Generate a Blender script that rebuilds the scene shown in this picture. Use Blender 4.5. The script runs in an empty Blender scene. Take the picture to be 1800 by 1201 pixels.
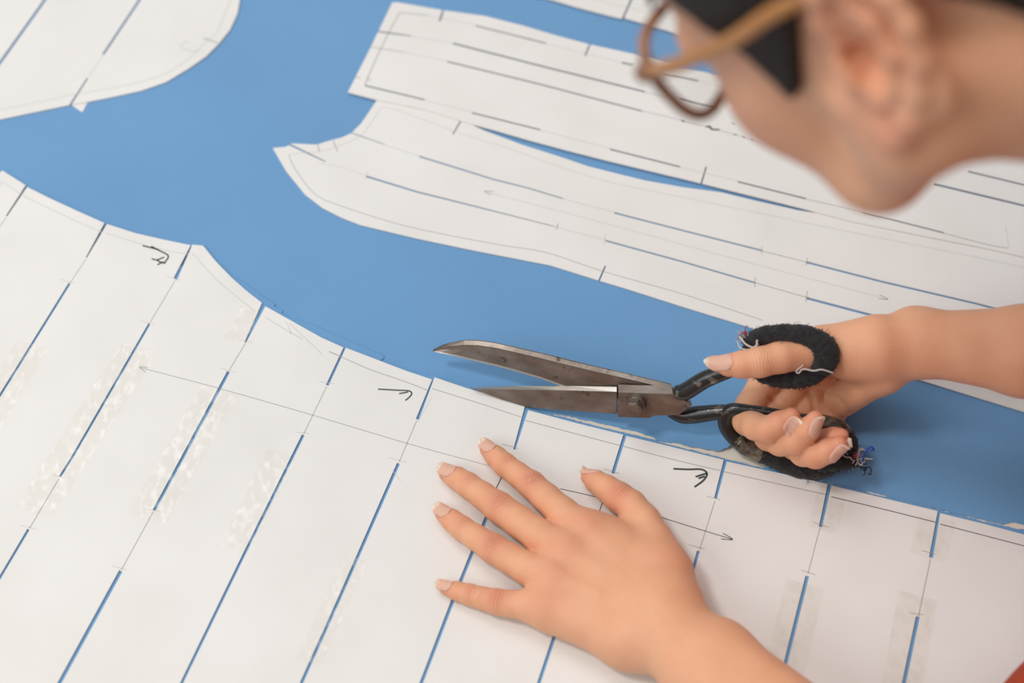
import bpy, math, random
import numpy as np
from mathutils import Vector, Matrix
from mathutils.geometry import delaunay_2d_cdt

# ------------------------------------------------------------------ camera
SC = bpy.context.scene
COL = SC.collection
FPX, PITCH, DIST = 2690.0, math.radians(55.3), 0.97       # focal length in pixels of a 1800 x 1201 frame
CX, CY = 900.0, 600.5
CAM = np.array([0.0, -DIST * math.cos(PITCH), DIST * math.sin(PITCH)])   # the table top is z = 0
FW = np.array([0, math.cos(PITCH), -math.sin(PITCH)])
RT = np.array([1.0, 0, 0])
DN = np.array([0, -math.sin(PITCH), -math.cos(PITCH)])
cd = bpy.data.cameras.new('camera'); cam = bpy.data.objects.new('camera', cd); COL.objects.link(cam)
cam.location = CAM; cam.rotation_euler = (math.pi / 2 - PITCH, 0, 0)
cd.sensor_width = 36.0; cd.lens = FPX / 1800 * 36.0; cd.clip_start = 0.02
cd.dof.use_dof = True; cd.dof.focus_distance = 0.925; cd.dof.aperture_fstop = 4.0
SC.camera = cam

# ------------------------------------------------------------------ light
W = bpy.data.worlds.new('daylight'); SC.world = W; W.use_nodes = True
bg = W.node_tree.nodes['Background']; bg.inputs[0].default_value = (0.97, 0.98, 1.0, 1); bg.inputs[1].default_value = 0.41

def area(name, loc, target, size, energy, color=(1, 1, 1), size_y=None):
    l = bpy.data.lights.new(name, 'AREA'); l.energy = energy; l.color = color
    l.shape = 'RECTANGLE'; l.size = size; l.size_y = size_y or size
    o = bpy.data.objects.new(name, l); COL.objects.link(o); o.location = loc
    o.rotation_euler = (Vector(target) - Vector(loc)).to_track_quat('-Z', 'Y').to_euler()
    return o
area('window_light', (-0.78, 1.05, 2.15), (0, 0, 0), 1.25, 15.0, (0.99, 0.995, 1.0), 1.1)
area('side_window_light', (-1.60, -1.05, 1.55), (0.1, 0, 0.1), 1.3, 17.0, (1.0, 0.985, 0.955), 1.2)
area('ceiling_panel', (-1.08, -.28, 2.35), (.1, -.1, .1), 0.40, 21.0, (1.0, .985, .96))
area('warm_fill', (0.95, -.45, 1.95), (.25, -.1, .3), 0.9, 4.0, (1.0, .66, .36))  # unseen fill light, added to warm and brighten the head and neck

SC.view_settings.view_transform = 'Standard'; SC.view_settings.look = 'None'
SC.view_settings.exposure = -0.11; SC.view_settings.gamma = 1.0; SC.view_settings.use_curve_mapping = False

# ------------------------------------------------------------------ helpers
def ray(px, py): return RT * (px - CX) / FPX + DN * (py - CY) / FPX + FW
def P(px, py, h=0.0):                       # the point at height h (metres) seen at that pixel of the photograph
    r = ray(px, py); return CAM + r * ((h - CAM[2]) / r[2])
def plane_pt(px, py, o, n):
    r = ray(px, py); return CAM + r * (((o - CAM) @ n) / (r @ n))
def proj(p):
    v = np.asarray(p) - CAM; z = v @ FW; return CX + FPX * (v @ RT) / z, CY + FPX * (v @ DN) / z

def tag(o, label=None, cat=None, group=None, kind=None):
    if label: o['label'] = label
    if cat: o['category'] = cat
    if group: o['group'] = group
    if kind: o['kind'] = kind
    return o
def link(name, me, mats=(), parent=None, smooth=False):
    o = bpy.data.objects.new(name, me); COL.objects.link(o)
    for m in (mats if isinstance(mats, (list, tuple)) else [mats]): me.materials.append(m)
    if smooth: me.polygons.foreach_set('use_smooth', [True] * len(me.polygons))
    if parent: o.parent = parent
    return o
def empty(name, loc=(0, 0, 0)):
    o = bpy.data.objects.new(name, None); COL.objects.link(o); o.location = loc; return o
class MB:
    """collects verts and faces (with material slots) for one mesh object"""
    def __init__(s): s.v = []; s.f = []; s.m = []
    def add(s, vs, fs, m=0):
        b = len(s.v); s.v += [tuple(map(float, v)) for v in vs]; s.f += [tuple(i + b for i in f) for f in fs]; s.m += [m] * len(fs)
    def box(s, lo, hi, m=0):
        x0, y0, z0 = lo; x1, y1, z1 = hi
        s.add([(x0,y0,z0),(x1,y0,z0),(x1,y1,z0),(x0,y1,z0),(x0,y0,z1),(x1,y0,z1),(x1,y1,z1),(x0,y1,z1)],
              [(0,3,2,1),(4,5,6,7),(0,1,5,4),(1,2,6,5),(2,3,7,6),(3,0,4,7)], m)
    def ribbon(s, pts, w, z, m=0):
        """a flat stroke of width w (metres) through table points at height z"""
        pts = [np.array(p[:2]) for p in pts]; L = []; R = []
        ws = w if isinstance(w, (list, tuple)) else [w] * len(pts)
        for i, p in enumerate(pts):
            a = pts[max(i - 1, 0)]; b = pts[min(i + 1, len(pts) - 1)]
            t = (b - a) / (np.linalg.norm(b - a) + 1e-12); n = np.array([-t[1], t[0]]) * ws[i] / 2
            L.append((*(p + n), z)); R.append((*(p - n), z))
        n = len(pts)
        s.add(L + R, [(i + n, i + 1 + n, i + 1, i) for i in range(n - 1)], m)
    def tube(s, pts, rad, n=8, m=0, flat=1.0, up=None, closed=False, caps=True):
        """a swept tube; rad per point or one number; flat squeezes it along the frame's second axis"""
        pts = [np.array(p, float) for p in pts]; N = len(pts)
        rad = rad if isinstance(rad, (list, tuple, np.ndarray)) else [rad] * N
        base = len(s.v); vs = []; ref = np.array(up, float) if up is not None else None; prev = None
        for i, p in enumerate(pts):
            if closed: t = pts[(i + 1) % N] - pts[i - 1]
            else: t = pts[min(i + 1, N - 1)] - pts[max(i - 1, 0)]
            t = t / (np.linalg.norm(t) + 1e-12)
            if ref is not None: b = ref - t * (ref @ t)
            else:
                b = prev if prev is not None else (np.array([0, 0, 1.0]) if abs(t[2]) < .9 else np.array([1.0, 0, 0]))
                b = b - t * (b @ t)
            b = b / (np.linalg.norm(b) + 1e-12); prev = b; a = np.cross(t, b)
            for k in range(n):
                q = 2 * math.pi * k / n
                vs.append(p + rad[i] * (a * math.cos(q) + b * math.sin(q) * flat))
        fs = []
        for i in range(N if closed else N - 1):
            for k in range(n):
                j = (i + 1) % N
                fs.append((i * n + k, i * n + (k + 1) % n, j * n + (k + 1) % n, j * n + k))
        if caps and not closed:
            fs.append(tuple(range(n))[::-1]); fs.append(tuple((N - 1) * n + k for k in range(n)))
        s.add(vs, fs, m)
    def mesh(s, name):
        me = bpy.data.meshes.new(name); me.from_pydata(s.v, [], s.f)
        me.polygons.foreach_set('material_index', s.m); me.update(); return me
    def build(s, name, mats, parent=None, smooth=False):
        return link(name, s.mesh(name), mats, parent, smooth)
def spline(pts, n=6):
    """Catmull-Rom through the points"""
    p = [np.array(q, float) for q in pts]; p = [2 * p[0] - p[1]] + p + [2 * p[-1] - p[-2]]; out = []
    for i in range(1, len(p) - 2):
        for k in range(n):
            t = k / n
            out.append(.5 * (2 * p[i] + (p[i+1] - p[i-1]) * t + (2*p[i-1] - 5*p[i] + 4*p[i+1] - p[i+2]) * t*t + (3*p[i] - p[i-1] - 3*p[i+1] + p[i+2]) * t**3))
    out.append(p[-2]); return out

# ------------------------------------------------------------------ materials
def mat(name, color=(.8, .8, .8), rough=.5, metal=0.0, spec=.5):
    m = bpy.data.materials.new(name); m.use_nodes = True
    b = m.node_tree.nodes['Principled BSDF']
    b.inputs['Base Color'].default_value = (*color, 1); b.inputs['Roughness'].default_value = rough
    b.inputs['Metallic'].default_value = metal; b.inputs['Specular IOR Level'].default_value = spec
    return m, m.node_tree, b
def N(nt, kind, **kw):
    n = nt.nodes.new(kind)
    for k, v in kw.items():
        if isinstance(k, str) and hasattr(n, k): setattr(n, k, v)
    return n
def noise(nt, scale, detail=3, coord='Object', rough=.5, stretch=None):
    tc = nt.nodes.new('ShaderNodeTexCoord'); out = tc.outputs[coord]
    if stretch:
        mp = nt.nodes.new('ShaderNodeMapping'); mp.inputs['Scale'].default_value = stretch
        nt.links.new(out, mp.inputs[0]); out = mp.outputs[0]
    n = nt.nodes.new('ShaderNodeTexNoise'); n.inputs['Scale'].default_value = scale
    n.inputs['Detail'].default_value = detail; n.inputs['Roughness'].default_value = rough
    nt.links.new(out, n.inputs['Vector']); return n.outputs['Fac']
def ramp(nt, fac, stops):
    r = nt.nodes.new('ShaderNodeValToRGB'); e = r.color_ramp.elements
    while len(e) < len(stops): e.new(.5)
    for i, (p, c) in enumerate(stops): e[i].position = p; e[i].color = (*c, 1)
    nt.links.new(fac, r.inputs[0]); return r.outputs[0]
def bump(nt, b, fac, strength, dist=.001):
    n = nt.nodes.new('ShaderNodeBump'); n.inputs['Strength'].default_value = strength; n.inputs['Distance'].default_value = dist
    nt.links.new(fac, n.inputs['Height']); nt.links.new(n.outputs[0], b.inputs['Normal']); return n
def math_(nt, op, a, b=None):
    n = nt.nodes.new('ShaderNodeMath'); n.operation = op
    for i, v in enumerate((a, b)):
        if v is None: continue
        if isinstance(v, (int, float)): n.inputs[i].default_value = v
        else: nt.links.new(v, n.inputs[i])
    return n.outputs[0]

M = {}
m, nt, b = mat('blue_cloth', (.125, .315, .60), .85, spec=.25)
tc = nt.nodes.new('ShaderNodeTexCoord'); mp = nt.nodes.new('ShaderNodeMapping'); mp.inputs['Rotation'].default_value = (0, 0, .46)
nt.links.new(tc.outputs['Object'], mp.inputs[0])
waves = []
for d in ('X', 'Y'):
    w = nt.nodes.new('ShaderNodeTexWave'); w.wave_type = 'BANDS'; w.bands_direction = d; w.inputs['Scale'].default_value = 330
    w.inputs['Distortion'].default_value = .6; w.inputs['Detail'].default_value = 1
    nt.links.new(mp.outputs[0], w.inputs['Vector']); waves.append(w.outputs['Fac'])
weave = math_(nt, 'ADD', waves[0], waves[1])
c = ramp(nt, weave, [(0.2, (.128, .310, .570)), (.9, (.160, .362, .630))])
n2 = noise(nt, 9, 3)
mx = nt.nodes.new('ShaderNodeMix'); mx.data_type = 'RGBA'; mx.blend_type = 'MULTIPLY'; mx.inputs[0].default_value = 1
nt.links.new(c, mx.inputs[6]); nt.links.new(ramp(nt, n2, [(.3, (.95, .95, .96)), (.7, (1.03, 1.02, 1.02))]), mx.inputs[7]); nt.links.new(mx.outputs[2], b.inputs['Base Color'])
bump(nt, b, weave, .35, .0003)
b.inputs['Sheen Weight'].default_value = .3; b.inputs['Sheen Roughness'].default_value = .5
M['cloth'] = m; M['cloth_edge'] = mat('cut_cloth_edge', (.24, .44, .70), .9)[0]
m, nt, b = mat('white_card', (.80, .79, .765), .6, spec=.2)
c = ramp(nt, noise(nt, 16, 4), [(.3, (.775, .762, .735)), (.65, (.82, .81, .79))])
nt.links.new(c, b.inputs['Base Color']); bump(nt, b, noise(nt, 60, 3), .05, .001); M['card'] = m
M['pencil'] = mat('pencil', (.36, .355, .345), .7)[0]
M['faint'] = mat('faint_pencil', (.60, .59, .565), .7)[0]
M['pen'] = mat('pen_ink', (.075, .075, .08), .6)[0]
M['marker'] = mat('marker_ink', (.045, .06, .055), .5)[0]
# clear sticky tape: transparent with a wrinkled shiny film
m = bpy.data.materials.new('clear_tape'); m.use_nodes = True; nt = m.node_tree; nt.nodes.remove(nt.nodes['Principled BSDF'])
tr = nt.nodes.new('ShaderNodeBsdfTransparent'); tr.inputs[0].default_value = (.992, .99, .982, 1)
gl = nt.nodes.new('ShaderNodeBsdfGlossy'); gl.inputs['Roughness'].default_value = .12
bp = nt.nodes.new('ShaderNodeBump'); bp.inputs['Strength'].default_value = .55; bp.inputs['Distance'].default_value = .0006
nt.links.new(noise(nt, 420, 3, stretch=(1.0, .55, 1)), bp.inputs['Height']); nt.links.new(bp.outputs[0], gl.inputs['Normal'])
mxs = nt.nodes.new('ShaderNodeMixShader'); fr = ramp(nt, noise(nt, 260, 3, stretch=(1, .6, 1)), [(.46, (0.0, 0.0, 0.0)), (.78, (.058, .058, .058))])
nt.links.new(fr, mxs.inputs[0]); nt.links.new(tr.outputs[0], mxs.inputs[1]); nt.links.new(gl.outputs[0], mxs.inputs[2])
nt.links.new(mxs.outputs[0], nt.nodes['Material Output'].inputs[0]); M['tape'] = m
m, nt, b = mat('cream_laminate', (.84, .77, .66), .45); M['cream'] = m
m, nt, b = mat('beech', (.55, .36, .20), .5)
nt.links.new(ramp(nt, noise(nt, 8, 4, stretch=(1, 14, 14)), [(.3, (.46, .29, .15)), (.7, (.6, .42, .25))]), b.inputs['Base Color']); M['wood'] = m
m, nt, b = mat('grey_floor', (.42, .41, .40), .6)
nt.links.new(ramp(nt, noise(nt, 5, 5), [(.3, (.38, .37, .36)), (.7, (.46, .45, .44))]), b.inputs['Base Color']); M['floor'] = m

# ------------------------------------------------------------------ floor and cutting table
mb = MB(); mb.box((-2.5, -2.5, -.80), (2.5, 2.5, -.75)); tag(mb.build('floor', M['floor']), kind='structure')
TX0, TX1, TY0, TY1 = -1.0, .60, -.62, .85
table = tag(empty('cutting_table', (0, 0, -.75)), 'cream topped cutting table under the blue cloth', 'table')
mb = MB(); mb.box((TX0, TY0, .716), (TX1, TY1, .75)); o = mb.build('tabletop', M['cream'], table)
bv = o.modifiers.new('b', 'BEVEL'); bv.width = .004; bv.segments = 2
for x in (TX0 + .06, TX1 - .06):
    for y in (TY0 + .06, TY1 - .06):
        mb = MB(); mb.box((x - .03, y - .03, 0), (x + .03, y + .03, .716)); mb.build('leg', M['wood'], table)
mb = MB()
for (a, c_) in (((TX0 + .09, TY0 + .05, .63), (TX1 - .09, TY0 + .07, .716)), ((TX0 + .09, TY1 - .07, .63), (TX1 - .09, TY1 - .05, .716))): 
    mb.box(a, c_)
    mb.build('apron', M['wood'], table); mb = MB()

# ------------------------------------------------------------------ flat sheets with slits
def sheet(name, mats, outline, holes, z, t, parent=None, grid=None, disp=None, marks=(), edge_slot=0):
    """outline and holes are lists of table points (x, y); gives a sheet of thickness t lying at height z with the holes cut out"""
    def ccw(q):
        q = [(float(p[0]), float(p[1])) for p in q]
        return q if sum(a[0] * b_[1] - b_[0] * a[1] for a, b_ in zip(q, q[1:] + q[:1])) > 0 else q[::-1]
    outline = ccw(outline); holes = [ccw(h) for h in holes]
    vs = [Vector((p[0], p[1])) for p in outline]; fs = [list(range(len(vs)))]
    for h in holes:
        fs.append(list(range(len(vs), len(vs) + len(h)))); vs += [Vector((p[0], p[1])) for p in h]
    if grid:
        xs = [p[0] for p in outline]; ys = [p[1] for p in outline]
        for gx in np.arange(min(xs) + grid / 2, max(xs), grid):
            for gy in np.arange(min(ys) + grid / 2, max(ys), grid): vs.append(Vector((gx, gy)))
    V, E, F, ov, oe, of = delaunay_2d_cdt(vs, [], fs, 0, 1e-7)
    keep = [f for f, o in zip(F, of) if 0 in o and len(o) == 1]
    used = sorted({i for f in keep for i in f}); ix = {u: k for k, u in enumerate(used)}
    pts = [V[u] for u in used]; n = len(pts)
    dz = [disp(p[0], p[1]) if disp else 0.0 for p in pts]
    tris = []
    for f in keep:
        a, b_, c_ = (pts[ix[i]] for i in f[:3])
        f = [ix[i] for i in f]
        if (b_ - a).cross(c_ - a) < 0: f = f[::-1]
        tris.append(f)
    edges = {}
    for f in tris:
        for i in range(len(f)):
            e = (f[i], f[(i + 1) % len(f)]); edges[e] = edges.get(e, 0) + 1
    mb = MB()
    faces = [tuple(f) for f in tris] + [tuple(i + n for i in f[::-1]) for f in tris]
    faces += [(b_, a, a + n, b_ + n) for (a, b_) in edges if (b_, a) not in edges]
    mb.add([(p[0], p[1], z + t + d) for p, d in zip(pts, dz)] + [(p[0], p[1], z + d) for p, d in zip(pts, dz)], faces[:2 * len(tris)], 0); b0 = len(mb.v); mb.add([], [], 0)
    mb.f += faces[2 * len(tris):]; mb.m += [edge_slot] * (len(faces) - 2 * len(tris))
    for (pl, w, mi) in marks: mb.ribbon(pl, w, z + t + 5e-5, mi)
    return mb.build(name, mats, parent)
def T(pts, h=0.0): return [P(x, y, h)[:2] for x, y in pts]
def slit(pts, w0, w1=None, open_=False):
    """the outline of a cut in pixels: centre line and its widths at both ends"""
    w1 = w0 if w1 is None else w1; pts = [np.array(p, float) for p in pts]; n = len(pts)
    if open_: d = pts[0] - pts[1]; pts[0] = pts[0] + d / np.linalg.norm(d) * 7
    L, R = [], []
    for i, p in enumerate(pts):
        a = pts[max(i - 1, 0)]; b_ = pts[min(i + 1, n - 1)]; t = (b_ - a) / np.linalg.norm(b_ - a)
        nn = np.array([-t[1], t[0]]) * (w0 + (w1 - w0) * i / (n - 1)) / 2; L.append(p + nn); R.append(p - nn)
    return L + R[::-1]

rng = random.Random(4)
# --- the blue cloth: a long sheet, cut along the pattern; the cut-off panel lies under the big pattern
far_edge = [(-260, 420), (40, 470), (330, 580), (560, 690), (760, 760), (890, 748), (925, 721), (955, 727), (989, 730.5), (1033, 740), (1060, 746), (1089, 753), (1122, 760.5), (1150, 770),
            (1155, 776), (1167, 778), (1189, 780), (1216, 788), (1233, 790), (1260, 796), (1278, 792), (1289, 786), (1310, 792), (1340, 806), (1372, 820), (1400, 832), (1418, 840), (1456, 848),
            (1489, 858), (1542, 868), (1578, 878), (1600, 884), (1644, 894), (1682, 904), (1727, 914), (1762, 923), (1772, 921), (1782, 919), (1800, 924), (1840, 935), (1990, 972)]
near_edge = [(360, 470), (389, 471), (402, 482), (432, 501), (447, 513), (466, 526), (484, 536), (482, 541), (497, 548), (496, 553), (519, 563), (558, 577), (616, 602), (650, 617), (673, 626), (675, 631),
             (669, 636), (700, 646), (740, 658), (766, 663), (820, 680), (848, 686), (856, 693), (878, 698), (894, 702), (906, 709), (930, 719), (955, 728), (989, 735), (1033, 747), (1073, 757),
             (1122, 768), (1150, 775), (1160, 780), (1189, 787), (1247, 801), (1278, 810), (1303, 815), (1337, 825), (1350, 823), (1387, 833), (1415, 842), (1453, 850), (1511, 864), (1542, 873),
             (1560, 875), (1593, 882), (1620, 890), (1651, 898), (1690, 908), (1722, 917), (1765, 927), (1785, 932), (1802, 933), (1990, 983)]
def frayed(pts, amp=.9):
    out = []
    for p, q in zip(pts[:-1], pts[1:]):
        L = math.hypot(q[0] - p[0], q[1] - p[1]); k = max(1, int(L / 4))
        for i in range(k):
            f = i / k; out.append((p[0] + (q[0] - p[0]) * f + rng.uniform(-amp, amp) * .6, p[1] + (q[1] - p[1]) * f + (rng.uniform(-amp, amp) if i else 0)))
    return out + [pts[-1]]
hump = P(1292, 782)
def far_disp(x, y):
    d = .004 * math.exp(-(((x - hump[0]) / .020) ** 2 + ((y - hump[1] - .004) / .014) ** 2))
    return d
fe = T(frayed(far_edge))
far_out = [(-.93, fe[0][1])] + list(fe) + [(.56, fe[-1][1] - .004), (.56, .80), (-.93, .80)]
o = sheet('cloth_sheet', [M['cloth'], M['cloth_edge']], far_out, [], .0001, .0004, grid=.012, disp=far_disp, edge_slot=1)
tag(o, 'wide blue cloth with a freshly cut edge spread over the table', 'fabric')
ne = T(frayed(near_edge))
near_out = [(-.93, ne[0][1] - .02)] + list(T([(-260, 440), (200, 470)])) + list(ne) + [(.56, ne[-1][1] - .004), (.56, -.56), (-.93, -.56)]
o = sheet('cut_cloth_panel', [M['cloth'], M['cloth_edge']], near_out, [], .0006, .0007, edge_slot=1)
tag(o, 'cut-off blue cloth panel showing through the slits of the largest pattern', 'fabric')

PX = .00036
def ticks(c, l=22, r=18, s=.28): return [(c[0] - l, c[1] - l * s), (c[0] + r, c[1] + r * s)]
PT = .0010                                  # thickness of the card
def pattern(name, label, outline, slits, lines, z, pieces=()):
    """lines: (points, width in px, slot) with slots 1 faint, 2 pencil, 3 pen"""
    mk = [(T(spline(p, 5) if len(p) > 2 else p), w * PX, s) for p, w, s in lines]
    o = sheet(name, [M['card'], M['faint'], M['pencil'], M['pen']], T(outline), [T(s) for s in slits], z, PT, marks=mk)
    return tag(o, label, 'sewing pattern', 'white card sewing patterns laid out on the blue cloth')
def strokes(parent, name, lists, w, z, m='marker'):
    mb = MB()
    for l in lists: mb.ribbon(T(spline(l, 4) if len(l) > 2 else l), w * PX, z, 0)
    return mb.build(name, M[m], parent)
def tape(parent, a, b_, wl, wr, z):
    """a strip of clear tape from pixel a to pixel b, wl and wr pixels to either side"""
    a = np.array(a, float); b_ = np.array(b_, float); t = (b_ - a) / np.linalg.norm(b_ - a); n = np.array([1.0, .27])
    q = T([a - n * wl, b_ - n * wl, b_ + n * wr, a + n * wr]); mb = MB()
    mb.add([(*p, z + 1.2e-4) for p in q] + [(*p, z + 6e-5) for p in q], [(0, 1, 2, 3), (7, 6, 5, 4), (0, 4, 5, 1), (1, 5, 6, 2), (2, 6, 7, 3), (3, 7, 4, 0)])
    return mb.build('tape_strip', M['tape'], parent)

# --- the large pattern at the bottom
E_out = [(-60, 345), (6, 304), (46, 329), (50, 333), (88, 352), (140, 376), (185, 396), (190, 398), (240, 414), (288, 425), (336, 435), (340, 434), (358, 436), (380, 463), (409, 493), (434, 515), (461, 536), (467, 542),
         (524, 574), (565, 597), (605, 615), (608, 615), (668, 638), (715, 656), (760, 671), (764, 667), (820, 686), (870, 699), (923, 715), (929, 725), (1011, 747), (1096, 768), (1101, 770), (1167, 786), (1271, 812), (1277, 815),
         (1340, 829), (1414, 845), (1455, 855), (1460, 857), (1567, 883), (1647, 902), (1652, 906), (1730, 925), (1801, 944), (1990, 993), (1990, 1330), (-260, 1330), (-260, 480)]
E_s = [slit([(48, 331), (13, 384)], 4, 2.4, 1), slit([(187, 397), (153, 457)], 5, 2, 1), slit([(124, 502), (0, 702), (-80, 828)], 4.2), slit([(337, 436), (309, 495)], 2, 7, 1),
       slit([(264, 573), (133, 800), (107, 842)], 4.2), slit([(52, 934), (0, 1022), (-60, 1122)], 4.5), slit([(464, 540), (432, 606)], 8.5, 3, 1), slit([(403, 657), (335, 784), (272, 901)], 5.5),
       slit([(214, 1007), (108, 1201), (50, 1305)], 6.5, 7), slit([(606, 616), (576, 681)], 4, 5, 1), slit([(534, 768), (430, 978), (322, 1201), (270, 1305)], 5), slit([(762, 669), (734, 741)], 2.5, 5.5, 1),
       slit([(701, 818), (600, 1049), (532, 1201), (490, 1300)], 5.5), slit([(926, 720), (904, 794)], 8, 3.5, 1), slit([(856, 911), (797, 1057), (742, 1201), (700, 1300)], 6),
       slit([(1098, 769), (1077, 836)], 6, 5.5, 1), slit([(1012, 1010), (975, 1120), (948, 1201), (915, 1300)], 6), slit([(1274, 814), (1257, 880)], 6, 5, 1), slit([(1227, 972), (1218, 1004), (1150, 1250)], 5),
       slit([(1457, 856), (1441, 930)], 7, 5.5, 1), slit([(1418, 1016), (1378, 1176), (1345, 1310)], 6.5), slit([(1649, 904), (1635, 984)], 5, 7, 1), slit([(1612, 1087), (1588, 1201), (1565, 1310)], 7)]
E_l = [([(0, 336), (4, 324), (20, 333), (43, 348), (68, 361), (140, 395), (182, 413)], 1.3, 1), ([(188, 414), (236, 429), (280, 442), (333, 451)], 1.3, 1), ([(338, 452), (344, 454), (383, 497), (450, 552)], 1.2, 1),
       ([(468, 562), (505, 585), (533, 600)], 1.4, 1), ([(579, 622), (603, 632)], 1.6, 2), ([(604, 633), (650, 653), (713, 675), (752, 690)], 1.2, 2), ([(760, 687), (840, 712), (916, 737)], 1.2, 2),
       ([(924, 743), (1089, 787)], 1.3, 2), ([(1094, 788), (1180, 811), (1265, 831)], 1.3, 2), ([(1272, 833), (1360, 853), (1450, 873)], 1.4, 2), ([(1460, 877), (1560, 901), (1644, 922)], 1.5, 3), ([(1651, 925), (1801, 964), (1900, 990)], 1.5, 3),
       ([(13, 386), (0, 404)], 1.2, 2), ([(153, 459), (125, 501)], 1.1, 2), ([(309, 497), (265, 571)], 1.2, 2), ([(106, 844), (54, 932)], 1.3, 2), ([(432, 608), (404, 655)], 1.2, 2), ([(271, 903), (215, 1005)], 1.2, 2),
       ([(575, 683), (535, 766)], 1.1, 2), ([(733, 743), (702, 816)], 1.1, 2), ([(884, 838), (872, 863)], 1.8, 3), ([(1075, 842), (1052, 906)], 1.6, 3), ([(1256, 884), (1229, 970)], 1.2, 2), ([(1440, 932), (1419, 1012)], 1.2, 2), ([(1634, 986), (1613, 1086)], 1.4, 2),
       ([(247, 650), (380, 685), (548, 733), (722, 785), (880, 828)], 1.1, 2), ([(985, 863), (1060, 881), (1180, 919), (1287, 952)], 1.4, 3), ([(262, 650), (247, 649), (257, 658)], 1.2, 2), ([(1270, 941), (1287, 952), (1267, 951)], 1.6, 3),
       ([(503, 569), (508, 578), (512, 590)], 1.0, 1), ([(510, 572), (568, 628)], 1.2, 1), ([(735, 745), (760, 700)], .8, 1), ([(690, 830), (705, 850)], .8, 1)]
for c in ((124, 500), (309, 494), (264, 572), (107, 842), (53, 931), (432, 604), (403, 655), (272, 901), (215, 1003), (577, 677), (534, 765), (702, 813), (903, 790), (1077, 833), (1257, 880), (1228, 966), (1441, 926), (1420, 1010), (1635, 976), (1612, 1083)):
    E_l.append((ticks(c, rng.uniform(12, 20), rng.uniform(8, 14), rng.uniform(.12, .34)), 1.0, 2 if c[0] > 880 else 1))
ZE = .0014
big = pattern('pattern_piece', 'largest white card pattern with many long slits, lying under the left hand', E_out, E_s, E_l, ZE)
zt = ZE + PT + 1e-4
strokes(big, 'ink_arrow', [[(1183, 828), (1210, 829), (1232, 829), (1242, 836), (1236, 848), (1220, 860)], [(1222, 842), (1241, 836)], [(1227, 845), (1238, 841)]], 3.4, zt)['label'] = 'hooked arrow beside the thumb of the flat hand'
strokes(big, 'ink_arrow', [[(665, 688), (700, 690), (719, 691), (724, 696), (720, 702), (713, 708)], [(702, 696), (718, 693)]], 2.6, zt)['label'] = 'hooked arrow above the flat hand'
strokes(big, 'ink_arrow', [[(267, 437), (282, 445), (297, 454), (290, 467)], [(252, 436), (280, 443)], [(268, 459), (277, 461), (290, 456)], [(277, 461), (283, 465), (292, 467)], [(278, 470), (288, 464)]], 3.0, zt)['label'] = 'scribbled hooked arrow'
for a, b_, l, r in (((62, 610), (-60, 810), 30, 26), ((250, 615), (62, 905), 34, 30), ((388, 690), (262, 915), 34, 32), ((512, 805), (430, 975), 42, 10), ((440, 545), (408, 602), 14, 22), ((628, 985), (545, 1170), 24, 20), ((1415, 1030), (1350, 1290), 34, 34), ((1612, 1050), (1570, 1290), 34, 34), ((1652, 915), (1634, 985), 36, 26), ((1458, 862), (1440, 935), 20, 30)):
    tape(big, a, b_, l, r, ZE + PT)

# --- the pattern in the top left corner
A_out = [(423, 0), (418, 27), (405, 55), (385, 80), (363, 102), (333, 123), (293, 147), (250, 162), (200, 173), (155, 182), (125, 187), (67, 199), (0, 213), (-160, 248), (-160, -190), (440, -190), (432, -60)]
A_s = [slit([(140, -90), (82, 0), (0, 115), (-40, 172)], 4.6), slit([(310, -95), (248, 0), (182, 99)], 4.6, 3.6), slit([(124, 188), (155, 140)], 3.4, 2.4, 1)]
A_l = [([(409, 0), (401, 15), (383, 58), (365, 75), (330, 108), (288, 134), (235, 150), (170, 163), (110, 172)], 1.6, 1), ([(110, 174), (60, 184), (0, 196)], 1.6, 1), ([(358, 70), (384, 79)], 2.2, 2), ([(181, 101), (157, 138)], 1.4, 1), ([(330, 76), (318, 84), (330, 92), (348, 93)], 1.8, 1)]
pa = pattern('pattern_piece', 'white card pattern with a rounded corner, in the top left of the photo', A_out, A_s, A_l, .0007)
mb = MB(); q = T([(126, 186), (154, 182), (145, 199)]); mb.add([(*p, .0008) for p in q] + [(*p, .0006) for p in q], [(2, 1, 0), (3, 4, 5), (0, 1, 4, 3), (1, 2, 5, 4), (2, 0, 3, 5)]); mb.build('paper_tab', M['card'], pa)

# --- the two long strips and the piece along the top
C_out = [(480, 263), (503, 261), (513, 255), (557, 257), (580, 250), (600, 245), (618, 237), (635, 220), (650, 198), (662, 180), (670, 172), (760, 188), (822, 219), (853, 233), (917, 257), (983, 278), (1033, 295), (1080, 307), (1133, 320), (1200, 332),
         (1267, 341), (1333, 357), (1400, 372), (1480, 385), (1600, 405), (1727, 430), (1990, 490), (1990, 784), (1900, 757), (1800, 727), (1611, 669), (1450, 618), (1314, 577), (1200, 542), (1100, 510), (1053, 496), (967, 469), (920, 460), (833, 443), (733, 422), (633, 398), (600, 385), (567, 368), (537, 345), (503, 303)]
C_s = [slit([(510, 257), (573, 287)], 4, 2, 1), slit([(620, 237), (677, 257)], 2, 1.6, 1), slit([(738, 278), (787, 293), (867, 318), (927, 333), (990, 352)], 3, 2.2), slit([(1080, 377), (1200, 408), (1338, 443)], 3), slit([(1418, 464), (1550, 498), (1717, 537), (1860, 575)], 3.6),
       slit([(645, 313), (733, 340), (833, 365), (900, 382), (975, 401)], 3.4, 1.6), slit([(1065, 426), (1200, 463), (1327, 500)], 3), slit([(1418, 527), (1528, 556), (1640, 590)], 4.4), slit([(1052, 498), (1064, 470)], 3.2, 2.6, 1), slit([(811, 214), (796, 239)], 2.6, 2.2, 1)]
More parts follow.
